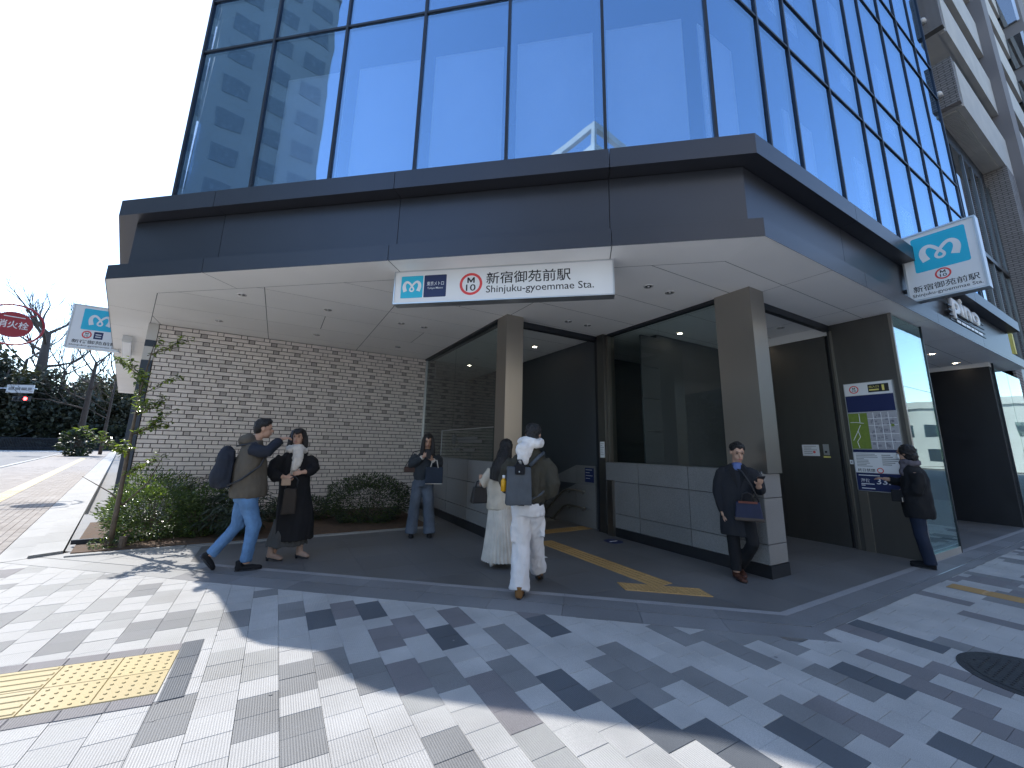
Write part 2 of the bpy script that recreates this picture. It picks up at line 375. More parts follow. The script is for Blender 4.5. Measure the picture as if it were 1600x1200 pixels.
# manhole cover
mh = empty('manhole_cover', (-.68,-2.1,0), 'round black cast iron manhole cover set in the grey paving', 'manhole cover')
def disc(mb, c, r0, z0, z1, seg=48, mi=0): mb.prism([(c[0]+r0*math.cos(2*math.pi*i/seg), c[1]+r0*math.sin(2*math.pi*i/seg)) for i in range(seg)], z0, z1, mi)
mb = MB(); disc(mb, (-.68,-2.1), .405, -.024, .004); mb.build('frame', M['iron'], mh)
mb = MB(); disc(mb, (-.68,-2.1), .345, .004, .0065); mb.build('lid', M['iron'], mh)
mb = MB()
for i in range(-7, 8):
    for j in range(-7, 8):
        x, y = i*.045, j*.045
        if x*x+y*y < .1: mb.box(-.68+x-.014, -.68+x+.014, -2.1+y-.006, -2.1+y+.006, .0065, .0105)
tag(mb.build('tread_pattern', M['iron'], mh), kind='stuff')

# yellow guidance blocks (left) with their charcoal surround
def dots(mb, x0, y0, w, h, n=5, r_=.011, hgt=.005):
    for i in range(n):
        for j in range(n):
            cx, cy = x0+w*(i+.5)/n, y0+h*(j+.5)/n
            mb.add([(cx+q*math.cos(a*math.pi/4), cy+q*math.sin(a*math.pi/4), z) for q, z in ((r_,.0005),(r_*.7,hgt)) for a in range(8)],
                   [tuple(range(8,16))]+[(a,(a+1)%8,(a+1)%8+8,a+8) for a in range(8)])
def tact(name_parent, kind, x0, y0, w, h, z, mt, rot=None):
    mb = MB(rot); mb.bbox(x0+.0015, x0+w-.0015, y0+.0015, y0+h-.0015, z-.03, z, .003)
    if kind == 'dot':
        d = MB(lambda p: (rot(p) if rot else p)+Vector((0,0,z))); dots(d, x0+.012, y0+.012, w-.024, h-.024)
        mb.v += d.v; off = len(mb.v)-len(d.v); mb.f += [tuple(i+off for i in f) for f in d.f]; mb.mi += [0]*len(d.f)
    else:
        for i in range(4):
            cy = y0+h*(i+.5)/4
            mb.add([(x0+.012,cy-.017,z),(x0+w-.012,cy-.017,z),(x0+w-.012,cy+.017,z),(x0+.012,cy+.017,z),
                    (x0+.02,cy-.011,z+.005),(x0+w-.02,cy-.011,z+.005),(x0+w-.02,cy+.011,z+.005),(x0+.02,cy+.011,z+.005)],
                   [(4,5,6,7),(0,1,5,4),(1,2,6,5),(2,3,7,6),(3,0,4,7)])
    return mb.build('guidance_block', mt, name_parent)
TW, TH = .313, .293
def trot(p): # the strip is laid a few degrees off the tile grid
    a = math.radians(-7.6); q = Vector((p[0]+5.87, p[1]-1.08)); return Vector((-5.87+q.x*math.cos(a)-q.y*math.sin(a)*.15, 1.08+q.x*math.sin(a)+q.y, p[2]))
yl = empty('tactile_strip', (-6.5,.8,0), 'yellow tactile guidance strip of dotted and ribbed blocks in the pale paving', 'tactile paving')
for i in range(-9, 0):
    for j in range(2):
        tact(yl, 'dot' if i >= -2 else 'bar', -5.87+i*TW, 1.08-TH*(j+1), TW, TH, .006, M['yellow'], trot)
for i in range(3):     # charcoal edge tiles
    mb = MB(); mb.bbox(-5.868, -5.742, .385+.275*i+.002, .385+.275*(i+1)-.002, -.01, .005, .002); mb.build('edge_tile', M['tile4'], yl)
for i in range(14):
    x0 = -5.87-.213*(i+1)
    for y0, y1 in ((1.082,1.195),(.375,.488)):
        mb = MB(trot); mb.bbox(x0+.0015, x0+.2115, y0, y1, -.01, .0045, .002); mb.build('edge_tile', M['tile3'], yl)

# border bands round the entrance floor, each stone its own piece
mb = MB(); sweep(mb, 'C', 0, 'e', rect(OUT, .25, -.062, -.031)); sweep(mb, 'R', 0, 12.5, rect(-.17, .25, -.062, -.031)); sweep(mb, 'D', 0, 60, rect(-.42, .16, -.062, -.051))
bd = tag(mb.build('stone_border', M['joint']), 'dark stone border edging the covered entrance floor', 'border', kind='structure')
cc = [0]+[.72*i for i in range(1,12)]+['e']; rc = [0]+[.85*i for i in range(1,15)]; dc = [0]+[.8*i for i in range(1,28)]+[24,28,33,40,50,60]
for sg, cu in (('C',cc),('R',rc)):
    for a, b in runs(sg, cu, .0015):
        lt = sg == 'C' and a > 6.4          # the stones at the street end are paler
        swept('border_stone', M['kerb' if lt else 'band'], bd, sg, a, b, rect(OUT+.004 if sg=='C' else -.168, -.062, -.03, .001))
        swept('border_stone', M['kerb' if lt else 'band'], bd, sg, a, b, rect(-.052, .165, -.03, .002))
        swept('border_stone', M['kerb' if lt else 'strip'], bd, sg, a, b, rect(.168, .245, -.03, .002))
swept('drain_channel', M['alu'], bd, 'R', .01, 12, rect(-.061, -.053, -.03, .003))
swept('drain_channel', M['frame'], bd, 'C', 0, 'e', rect(-.061, -.053, -.03, -.004))
for a, b in runs('D', dc, .003):
    swept('border_stone', M['kerb'], bd, 'D', a, b, rect(-.14, .15, -.05, .035))
    swept('border_stone', M['kerb'], bd, 'D', a, b, rect(-.42, -.15, -.05, .004))
# entrance floor slabs
fl = MB(); fl.prism([(-1.0,-.55),(14,-.55),(14,9),(-8.2,9),(-8.2,7.4),(-7.5,5.1)], -.05, -.012)
floor = tag(fl.build('entrance_floor', M['joint']), 'charcoal stone floor under the station canopy', 'floor', kind='structure')
STAIR = (-1.8, .05, 4.25, 9.9)
for i in range(-14, 20):
    for j in range(-1, 18):
        x0, y0 = i*.62, -.62+j*.62
        q = [(x0+.0012,y0+.0012),(x0+.6188,y0+.0012),(x0+.6188,y0+.6188),(x0+.0012,y0+.6188)]
        q = clip(q, NCH, NCH.dot(C1)+.248); q = clip(q, (0,1), -.84+.248) if len(q) > 2 else q
        q = clip(q, ND, ND.dot(C2)+.16) if len(q) > 2 else q
        if len(q) < 3 or y0 > 8.3: continue
        if x0 >= -7.9 and x0+.62 <= -2.4 and y0 > 4.9: continue          # planting bed
        if x0 > -1.95 and x0+.62 < .3 and y0 > 4.0: continue            # stairwell
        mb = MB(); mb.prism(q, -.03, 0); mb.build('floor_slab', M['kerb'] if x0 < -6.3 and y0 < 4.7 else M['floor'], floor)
# tan tactile line inside the entrance
tl = empty('tactile_strip', (-1.4,1,0), 'tan tactile guidance line leading into the stair entrance', 'tactile paving')
for i in range(8): tact(tl, 'bar', 0, 0, .3, .3, .004, M['tan'], (lambda i: (lambda p: Vector((-1.27-p[1]*1.0+.0, .45+.3*i+p[0], p[2]))))(i))
def trot2(p):
    a = math.radians(-40); q = Vector((p[0], p[1])); return Vector((-1.85+q.x*math.cos(a)-q.y*math.sin(a)*-.55, .76+q.x*math.sin(a)-q.y*.85, p[2]))
for i in range(3): tact(tl, 'dot', .3*i, 0, .3, .27, .009, M['tan'], trot2)
for i in range(6): tact(tl, 'dot', -1.75+.3*i, 3.32, .3, .3, .004, M['tan'])
t2 = empty('tactile_strip', (1.7,-1.1,0), 'tan tactile line crossing the grey paving beside the elevator hall', 'tactile paving')
for i in range(9): tact(t2, 'bar', 0, 0, .3, .24, .004, M['tan'], (lambda i: (lambda p: Vector((1.62+p[1], -1.1-.3*(i+1)+p[0], p[2]))))(i))
# brown paver sidewalk along the left street
sw = MB(); sw.prism([dpt(.15,.42), dpt(75,.42), dpt(75,3.62), dpt(-1,3.62), (-12,5.06)], -.08, -.012)
side = tag(sw.build('sidewalk', M['joint']), 'brown paver sidewalk beside the left street', 'sidewalk', kind='structure')
npv = 0; pst = MB(); pm = None
def dxf(p): q = C2+DL*p[0]-ND*p[1]; return Vector((q.x, q.y, p[2]))
cand = []
for i in range(0, 120):
    for j in range(0, 32):
        s0 = .2+i*.2; o0 = .43+j*.1
        cand.append((s0+(.1 if j % 2 else 0), o0))
cand2 = []
for s0, o0 in cand:
    c = dxf((s0+.1, o0+.05, 0))
    if c.y < 5.12: continue
    p = vis(c); cand2.append(((c-CAM).length+(0 if p else 500), s0, o0, c))
cand2.sort()
mb = MB(); mb.bbox(-.0985,.0985,-.0485,.0485,-.025,0,.003); pme = mb.mesh('paver', M['paver'])
ang = math.atan2(DL.y, DL.x)
for n_, (d, s0, o0, c) in enumerate(cand2):
    if n_ < 300:
        o = link('paver', pme, side); o.location = (c.x, c.y, rng.uniform(-.0015,.0015)); o.rotation_euler = (0,0,ang)
    else:
        q = MB(dxf); q.box(s0+.0015, s0+.1985, o0+.0015, o0+.0985, -.025, rng.uniform(-.0015,.0015)); n0 = len(pst.v); pst.v += q.v; pst.f += [tuple(i+n0 for i in f) for f in q.f]; pst.mi += q.mi
tag(pst.build('pavers', M['paver'], side), kind='stuff')
mb = MB(dxf); mb.box(24.3, 75, .45, 3.6, -.02, -.002); mb.build('far_paving', M['paver'], side)
mb = MB()
for a, b in runs('D', [0]+[2*i for i in range(1,36)], .004): sweep(mb, 'D', a, b, rect(-3.7-.12, -3.62, -.08, .03))
ks = mb.build('kerb', M['kerb'], side)
tl3 = empty('tactile_strip', (-10.6,12.7,0), 'pale yellow tactile line along the brown paver sidewalk', 'tactile paving')
for i in range(60):
    mb = MB(dxf); mb.bbox(2+.6*i, 2.596+.6*i, 1.35, 1.65, .002, .007, .003)
    if i < 14:
        for q in range(4): mb.box(2.02+.6*i, 2.58+.6*i, 1.38+.07*q, 1.41+.07*q, .006, .011)
    mb.build('guidance_block', M['yellow'], tl3)
# ------------------------------------------------------------------ station building
B = empty('station_building', (-1,3,0), 'glass corner building with dark metal canopy over the station entrance', 'building')
ZS = 3.81
cutC = [0, 1.59, 4.36, 7.15, 'e']; cutR = [0, 2.55, 5.53, 8.4, 12.4]; cutD = [0, 4, 8, 12, 16, 20]
for sg, cu in (('C',cutC),('R',cutR),('D',cutD)):
    for a, b in runs(sg, cu, .004):
        swept('fascia_panel', M['fascia'], B, sg, a, b, [(-.05,3.80),(-.05,4.02),(.155,4.03),(.155,4.005),(-.047,3.995),(-.047,3.80)])
        swept('band_panel', M['fascia'], B, sg, a, b, [(.157,4.0),(.15,4.04),(.15,4.81),(.4,4.81),(.4,4.0)])
        swept('cornice_panel', M['fascia'], B, sg, a, b, [(-.06,4.82),(-.06,5.075),(.48,5.10),(.48,4.82)])
# soffit panels: a border strip, then a grid
ZT = ZS+.0012
def soff(poly):
    if len(poly) < 3: return
    ar = abs(sum(poly[i][0]*poly[(i+1)%len(poly)][1]-poly[(i+1)%len(poly)][0]*poly[i][1] for i in range(len(poly))))/2
    if ar < .002: return
    mb = MB(); mb.prism(poly, ZS, ZT); mb.build('soffit_panel', M['soffit'], B)
for sg, cu in (('C',cutC),('R',[0,1.55,3.35,5.1,6.9,8.7,10.5,12.35]),('D',[0,1.6,3.2,4.8,6.4,8,10,12,14,16,18,20])):
    for a, b in runs(sg, cu, .0055): swept('soffit_panel', M['soffit'], B, sg, a, b, rect(-.045, .536, ZS, ZT))
us = [-12,-9.5,-7.75,-5.87,-3.99,-2.12,.41,2.3,4.2,6.1,8.0,9.9,12]; vs_ = [-.3,.26,1.21,2.12,3.03,3.97,4.9,5.85,6.8,7.75,9,10.5,12,14]
for i in range(len(us)-1):
    for j in range(len(vs_)-1):
        g_ = .0055; x0, x1, y0, y1 = us[i]+g_, us[i+1]-g_, vs_[j]+g_, vs_[j+1]-g_
        spl = [(x0,x1)] if (j % 3) else [(x0,(x0+x1)/2-g_),((x0+x1)/2+g_,x1)] if 3 <= i <= 4 else [(x0,x1)]
        for a, b in spl:
            q = [(a,y0),(b,y0),(b,y1),(a,y1)]
            q = clip(q, NCH, NCH.dot(C1)+.547)
            if len(q) > 2: q = clip(q, ND, ND.dot(C2)+.547)
            soff(q)
mb = MB(); mb.prism([(-1,-.3),(12.3,-.3),(12.3,14),(-9.6,14),(-7.6,5)], ZT+.0008, ZT+.011); mb.build('soffit_backing', M['frame'], B)
mb = MB(); sweep(mb,'C',0,'e',rect(-.04,.6,ZT+.01,ZT+.02)); sweep(mb,'R',0,12.3,rect(-.04,.6,ZT+.01,ZT+.02)); sweep(mb,'D',0,20,rect(-.04,.6,ZT+.01,ZT+.02)); mb.build('soffit_backing', M['frame'], B)

# columns
def bxp(name, mt, *a, parent=None, bev=0):
    mb = MB(); mb.box(*a); return mb.build(name, mt, parent or B)
bxp('column', M['steel'], -2.20, -1.86, 2.90, 3.25, 0, ZS)
bxp('column', M['steel'], .06, .41, -.03, .50, 1.252, ZS)
bxp('post', M['steel'], .16, .30, 2.86, 3.22, 0, ZS)
bxp('post', M['darksteel'], .0, .145, 2.865, 3.05, 0, 3.80); bxp('post', M['frame'], .0, .15, 3.055, 3.08, 0, 3.75); bxp('post', M['steel'], .07, .145, 2.80, 2.86, 1.285, 3.75)
bxp('gate_box', M['steel'], -.09, .0, 2.62, 2.76, 0, .96)
bxp('transom', M['frame'], -1.858, .158, 3.10, 3.20, 3.70, ZS-.002); bxp('transom', M['frame'], .412, 2.98, .20, .28, 3.70, ZS-.002)
bxp('column_cap', M['frame'], -2.212, -2.02, 3.252, 7.37, 3.765, ZS-.002); bxp('column_cap', M['frame'], .10, .20, .502, 2.855, 3.755, ZS-.002)
# granite-clad low walls, each slab a piece
def clad(name, axis, face, out, lo, hi, vcuts, zcuts, thick=.03, gap=.0048):
    """axis 'x': wall plane x=face spanning y; axis 'y': plane y=face spanning x; out = +-1 side the slabs face"""
    for a, b in zip(vcuts[:-1], vcuts[1:]):
        for c, d in zip(zcuts[:-1], zcuts[1:]):
            mb = MB(); f0, f1 = sorted((face, face-out*thick))
            if axis == 'x': mb.box(f0, f1, a+gap, b-gap, c+gap, d-gap)
            else: mb.box(a+gap, b-gap, f0, f1, c+gap, d-gap)
            mb.build(name, M['granite'], B)
bxp('wall_core', M['frame'], .0, .36, .034, 2.84, .15, 1.27)
clad('granite_slab', 'x', -.03, -1, 0, 0, [.0,1.08,2.05,2.84], [.15,.39,.945,1.28])
clad('granite_slab', 'y', .0, -1, 0, 0, [-.03,.40], [.15,.39,.945,1.25])
clad('granite_slab', 'x', .39, 1, 0, 0, [.033,1.0,2.0,2.84], [.15,.39,.945,1.28])
bxp('plinth', M['plinth'], -.035, .395, -.012, 2.84, -.02, .148)
bxp('wall_cap', M['granite'], .0, .36, .51, 2.84, 1.272, 1.282)
bxp('wall_core', M['frame'], -2.17, -1.9, 3.26, 7.37, .15, 1.26)
clad('granite_slab', 'x', -2.20, -1, 0, 0, [3.26,4.31,5.37,6.43,7.36], [.15,.38,.86,1.27])
bxp('plinth', M['plinth'], -2.21, -1.9, 3.256, 7.37, -.02, .148)
# clear glazing above the low walls
for a, b in ((.505,1.62),(1.626,2.795)): bxp('pane', M['clearglass'], .14, .152, a, b, 1.285, 3.753)
for a, b in ((3.255,5.3),(5.306,7.36)): bxp('pane', M['clearglass'], -2.166, -2.154, a, b, 1.272, 3.763)
bxp('mullion', M['alu'], -2.19, -2.14, 7.335, 7.375, 1.272, ZS-.004)
# stair hall behind: granite dado following the flight, dark walls, steps, handrails
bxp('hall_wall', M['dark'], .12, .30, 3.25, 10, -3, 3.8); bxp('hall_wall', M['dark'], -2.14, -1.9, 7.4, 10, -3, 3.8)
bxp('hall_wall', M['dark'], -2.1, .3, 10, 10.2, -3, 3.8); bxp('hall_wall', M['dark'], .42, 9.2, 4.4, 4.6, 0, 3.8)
mb = MB()
for k_ in range(14): mb.box(-1.88, .02, 4.3+.32*k_, 4.3+.32*(k_+1), -.165*(k_+1)-.3, -.165*(k_+1))
mb.build('stair_flight', M['floor'], B)
mb = MB()
for k_ in range(14): mb.box(-1.86, .0, 4.302+.32*k_, 4.36+.32*k_, -.165*(k_+1)+.001, -.165*(k_+1)+.006)
mb.build('stair_nosing', M['strip'], B)
for y0, y1 in ((3.26,3.85),(3.855,4.9),(4.905,6.0),(6.005,7.2)):
    def top(y): return 1.18 if y < 3.85 else 1.18-(y-3.85)*.76
    for lo_, hi_ in ((-2.6,.33),(.336,.80),(.806,3)):
        a0, a1 = min(top(y0),hi_), min(top(y1),hi_); b0 = max(lo_, 0 if y0 < 4.2 else top(y0)-2.4); b1 = max(lo_, 0 if y1 < 4.25 else top(y1)-2.4)
        if a0-b0 < .05: continue
        a1 = max(a1, b1+.002)
        mb = MB(); mb.add([(.085,y0,b0),(.085,y1,b1),(.085,y1,a1),(.085,y0,a0),(.118,y0,b0),(.118,y1,b1),(.118,y1,a1),(.118,y0,a0)],
               [(0,1,2,3),(7,6,5,4),(0,4,5,1),(1,5,6,2),(2,6,7,3),(3,7,4,0)]); me = mb.mesh('granite_slab', M['granite']); fixn(me); link('granite_slab', me, B)
for h in (.68,.36):
    mb = MB(); mb.tube([(.02,3.5,h),(-.0,3.56,h),(.0,4.0,h),(.0,4.2,h-.06),(.0,7.0,h-2.2)], .019, 10)
    for y, z in ((3.6,h),(4.05,h-.01),(5.4,h-.98)): mb.tube([(.08,y,z-.05),(.03,y,z-.05),(.0,y,z-.01)], .009, 6)
    mb.build('handrail', M['steel'], B, True)
# brick wall with flush and recessed headers
bw = bxp('brick_wall', M['mortar'], -7.76, -2.13, 7.402, 7.62, 0, ZS-.003)
CHT = .0846; rb = random.Random(5); br = []
for r_ in range(45):
    z0 = r_*CHT+.003; x = -7.755-(0 if r_ % 2 else .21)-(.06 if r_ % 4 > 1 else 0); n_ = 0
    while x < -2.14:
        w_ = .305 if n_ % 2 == 0 else .095
        a, b = max(x, -7.755), min(x+w_, -2.14)
        if b-a > .03:
            hd = n_ % 2 == 1
            dk = hd and (r_ % 2 == 1) and rb.random() < (.8 if r_ > 24 else .3 if r_ > 13 else .04)
            br.append((a, b, z0, z0+CHT-.0135, dk, rb.uniform(-.0015,.0015)))
        x += w_+.0135; n_ += 1
br.sort(key=lambda t: (-(t[1]-t[0] > .2), (Vector(((t[0]+t[1])/2, 7.38, t[2]))-CAM).length))
bm_ = {}; bst = MB(); nb = 0
for a, b, z0, z1, dk, dy in br:
    pt = vis(((a+b)/2, 7.38, z0)); key = (round(b-a,3), dk)
    if nb < 300 and pt and .75 < z0 and not dk:
        if key not in bm_:
            q = MB(lambda p: Vector((p[0], -p[2], p[1]))); q.bbox(-(b-a)/2, (b-a)/2, 0, z1-z0, -.024, 0, .003); me = q.mesh('brick', M['brick']); fixn(me); bm_[key] = me
        o = link('brick', bm_[key], bw); o.location = ((a+b)/2, 7.378+dy, z0); nb += 1
    else:
        q = MB(lambda p: Vector((p[0], (7.39 if dk else 7.378)+dy-p[2], p[1]))); q.bbox(a, b, z0, z1, -.015 if dk else -.024, 0, .003)
        n0 = len(bst.v); bst.v += q.v; bst.f += [tuple(i+n0 for i in f) for f in q.f]; bst.mi += [1 if dk else 0]*len(q.f)
me = bst.mesh('bricks', [M['brick'], M['brickdark']]); fixn(me); tag(link('bricks', me, bw), kind='stuff')
# slab and pale panels at the left end of the brick wall
bxp('end_slab', M['slate'], -7.93, -7.765, 7.36, 7.7, 0, 3.05)
for z0, z1, mt in ((3.055,3.33,'wall'),(3.335,3.46,'slate'),(3.465,ZS-.004,'wall')): bxp('end_panel', M[mt], -7.93, -7.765, 7.37, 7.7, z0, z1)
for i in range(5):
    swept('side_wall_panel', M['wall'], B, 'D', 2.75+2.4*i, 5.145+2.4*i, rect(.56,.7,.02,ZS-.004))
swept('side_wall_panel', M['wall'], B, 'D', 14.76, 20, rect(.56,.7,.02,ZS-.004))
bxp('hall_wall', M['dark'], -7.7, -2.2, 7.63, 7.8, 0, 3.8)
# elevator hall
bxp('elevator_panel', M['darksteel'], 3.02, 3.2, .30, 1.25, 0, 3.64); bxp('elevator_panel', M['darksteel'], 3.02, 3.2, 1.256, 2.3, 0, 3.64)
bxp('elevator_slot', M['black'], 3.06, 3.2, .245, .296, 0, 3.8)
bxp('elevator_panel', M['darksteel'], 2.985, 3.12, -.62, .24, 0, ZS-.004); bxp('corner_trim', M['steel'], 2.97, 3.02, -.66, -.622, 0, ZS-.003)
bxp('corner_trim', M['steel'], 2.965, 2.984, .17, .20, 0, 3.7); bxp('corner_trim', M['steel'], 2.965, 2.984, -.02, .1, 0, .93)
bxp('lintel', M['soffit'], 3.025, 3.2, .246, 2.3, 3.645, ZS-.003)
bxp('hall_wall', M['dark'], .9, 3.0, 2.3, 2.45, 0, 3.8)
for i in range(6): bxp('hall_slab', M['dark'], .42, .898, 2.27, 2.3, .62*i+.004, .62*(i+1)-.004)
# glass lift shaft front and side
for z0, z1 in ((.1,1.35),(1.356,2.6),(2.606,3.78)): bxp('pane', M['greenglass'], 3.025, 4.33, -.652, -.640, z0, z1); bxp('pane', M['greenglass'], 4.335, 4.347, -.62, 1.6, z0, z1)
bxp('shaft_base', M['kerb'], 3.025, 4.36, -.66, -.55, -.01, .098); bxp('corner_trim', M['frame'], 4.332, 4.362, -.665, -.63, .0, ZS-.003)
bxp('shaft_back', M['dark'], 3.21, 4.3, .35, .5, 0, 3.8); bxp('shaft_rail', M['steel'], 3.9, 3.98, .1, .2, 0, 3.8)
# recess beyond the lift and the black end wall
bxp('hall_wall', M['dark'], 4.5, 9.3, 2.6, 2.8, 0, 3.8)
bxp('end_wall', M['black'], 9.3, 9.5, -.56, 2.6, 0, 3.70); bxp('lintel', M['soffit'], 9.3, 9.5, -.56, 2.6, 3.705, ZS-.003)
for x0, x1 in ((9.52,10.9),(10.93,12.3)): bxp('pane', M['greenglass'], x0, x1, -.57, -.56, .12, 3.7)
bxp('shop_back', M['wall'], 9.52, 12.3, 2.2, 2.35, 0, 3.8); bxp('shaft_base', M['kerb'], 9.5, 12.3, -.6, -.5, -.01, .118); bxp('corner_trim', M['frame'], 9.49, 9.52, -.6, -.565, .12, 3.8)
bxp('shop_counter', M['wall'], 9.8, 11.8, .6, 1.1, 0, .9)

# ------------------------------------------------------------------ glass tower above the canopy
zrow = [5.08, 8.42, 9.56, 12.64, 13.8, 16.88, 18.04, 21.1, 22.3, 25.4]
tC = [.2,1.59,2.98,4.37,5.77,7.17,8.66]; tR = [.16,1.58,2.56,4.06,5.58,6.57,8.1,9.58,11.1,12.55]; tD = [.05,1.6,3.1,4.6,6.1,7.6,9.1]
def frm(seg): o, t, n = SEG[seg]; return lambda p: Vector((o.x+t.x*p[0]+n.x*p[1], o.y+t.y*p[0]+n.y*p[1], p[2]))
def cor(seg, s, cuts, d):      # exact corner lines for the first and last mullion
    if seg == 'C' and s == cuts[0]: return isect(C1, NCH, NR, d)
    if seg == 'C' and s == cuts[-1]: return isect(C2, NCH, ND, d)
    if seg == 'R' and s == cuts[0]: return isect(C1, NCH, NR, d)
    if seg == 'D' and s == cuts[0]: return isect(C2, NCH, ND, d)
    o, t, n = SEG[seg]; return o+t*s+n*d
INS = .5; rp = random.Random(9)
for sg, cu in (('C',tC),('R',tR),('D',tD)):
    o, t, n = SEG[sg]
    for a, b in zip(cu[:-1], cu[1:]):
        pa, pb = cor(sg, a, cu, INS), cor(sg, b, cu, INS); e = (pb-pa).normalized()*.021
        for z0, z1 in zip(zrow[:-1], zrow[1:]):
            A, Bq = pa+e, pb-e; k_ = n*.02
            # every pane sits a hair out of plane, as glazing does
            w0, w1 = n*rp.uniform(-.002,.002), n*rp.uniform(-.002,.002)
            mb = MB(); mb.add([(*(A+w0),z0+.022),(*(Bq+w1),z0+.022),(*(Bq-w1),z1-.022),(*(A-w0),z1-.022),(*(A+k_),z0+.022),(*(Bq+k_),z0+.022),(*(Bq+k_),z1-.022),(*(A+k_),z1-.022)],
                   [(0,1,2,3),(7,6,5,4),(0,4,5,1),(1,5,6,2),(2,6,7,3),(3,7,4,0)]); me = mb.mesh('window_pane', M['towerglass']); fixn(me); link('window_pane', me, B)
    for s in cu:
        p = cor(sg, s, cu, INS)
        if s == cu[0] and sg in 'RD': continue
        q = MB(); tt = t*.021; i0, i1 = -n*.028, n*.09
        q.prism([tuple(p-tt+i0), tuple(p+tt+i0), tuple(p+tt+i1), tuple(p-tt+i1)], 5.06, 25.5); q.build('mullion', M['frame'], B)
    for z in zrow[1:]:
        a, b = cor(sg, cu[0], cu, INS), cor(sg, cu[-1], cu, INS); d_ = (b-a).normalized()*.03
        q = MB(); i0, i1 = -n*.022, n*.08; q.prism([tuple(a+d_+i0), tuple(b-d_+i0), tuple(b-d_+i1), tuple(a+d_+i1)], z-.02, z+.02); q.build('transom', M['frame'], B)
# floors, core and blinds inside the tower
cl_ = isect(C2,NCH,ND,.66); pc = [tuple(isect(C1,NCH,NR,.66)), (11.2,-.18), (11.2,12), tuple(cl_+DL*8.6+Vector((3,0))), tuple(cl_+DL*8.6), tuple(cl_)]
for z in (9.0, 13.25, 17.45, 21.7, 25.46): mb = MB(); mb.prism(pc, z-.42, z+.4 if z < 25 else z+.05); mb.build('floor_slab', M['dark'], B)
pcore = [tuple(isect(C1,NCH,NR,3.2)), (10.5,2.4), (10.5,8.8), (-5.6,8.8), tuple(isect(C2,NCH,ND,3.0))]
mb = MB(); mb.prism(pcore, 5.12, 25); mb.build('core_wall', M['dark'], B)
mb = MB(); mb.prism([tuple(isect(C1,NCH,NR,.49)), (12.4,-.35), (12.4,14), (-10,14), tuple(isect(C2,NCH,ND,.49))], 5.02, 5.07); mb.build('canopy_roof', M['frame'], B)
for sg, lst in (('C',[(.42,1.52),(1.72,2.9),(3.12,4.28),(4.5,5.66),(5.9,7.05)]),('R',[(.45,1.3),(2.8,3.85),(5.8,6.4),(8.3,9.3)])):
    o, t, n = SEG[sg]
    for i, (a, b) in enumerate(lst):
        for z0, z1 in ((5.1,7.86),(9.7,12.1),(13.9,16.3)):
            q = MB(frm(sg)); q.box(a, b, INS+.28, INS+.30, z0, z1 if sg == 'C' else z1-.3*(i%2)); q.build('blind', M['offwhite'], B)

# ------------------------------------------------------------------ text helper
def textmesh(s, bold=0, spacing=1.0):
    cu = bpy.data.curves.new('t', 'FONT'); cu.body = s; cu.size = 1; cu.extrude = 0; cu.offset = bold; cu.space_character = spacing; cu.resolution_u = 3
    o = bpy.data.objects.new('t', cu); TS.collection.objects.link(o)
    TS.view_layers[0].update(); dg = TS.view_layers[0].depsgraph; dg.update()
    me = bpy.data.meshes.new_from_object(o.evaluated_get(dg)); bpy.data.objects.remove(o); bpy.data.curves.remove(cu); return me
def text(s, F, x0, x1, y0, y1, m_, parent, off=.0015, bold=.006, name='lettering', keep=False):
    """F(x, y, out) -> world; fits the string into x0..x1, y0..y1 of a sign face"""
    me = textmesh(s, bold); xs = [v.co.x for v in me.vertices]; ys = [v.co.y for v in me.vertices]
    if not xs: return
    ax, bx, ay, by = min(xs), max(xs), min(ys), max(ys); sx = (x1-x0)/(bx-ax); sy = (y1-y0)/(by-ay)
    if keep: sx = sy = min(sx, sy)
    for v in me.vertices: v.co = F(x0+(v.co.x-ax)*sx, y0+(v.co.y-ay)*sy, off)
    me.name = name; me.materials.clear(); me.materials.append(m_); return link(name, me, parent)
def rrect(F, x0, x1, y0, y1, m_, parent, off=.001, r=0, name='printed_panel'):
    pts = []
    if r <= 0: pts = [(x0,y0),(x1,y0),(x1,y1),(x0,y1)]
    else:
        for cx, cy, a0 in ((x1-r,y0+r,-90),(x1-r,y1-r,0),(x0+r,y1-r,90),(x0+r,y0+r,180)):
            for q in range(5): a = math.radians(a0+22.5*q); pts.append((cx+r*math.cos(a), cy+r*math.sin(a)))
    mb = MB(); mb.v = [F(x,y,off) for x,y in pts]; mb.f = [tuple(range(len(pts)))]; mb.mi = [0]; return mb.build(name, m_, parent)
def ring(F, cx, cy, r0, r1, m_, parent, off=.001, name='ring', seg=36):
    mb = MB(); mb.v = [F(cx+r*math.cos(2*math.pi*i/seg), cy+r*math.sin(2*math.pi*i/seg), off) for r in (r0,r1) for i in range(seg)]
    mb.f = [(i,(i+1)%seg,(i+1)%seg+seg,i+seg) for i in range(seg)]; mb.mi = [0]*seg; return mb.build(name, m_, parent)
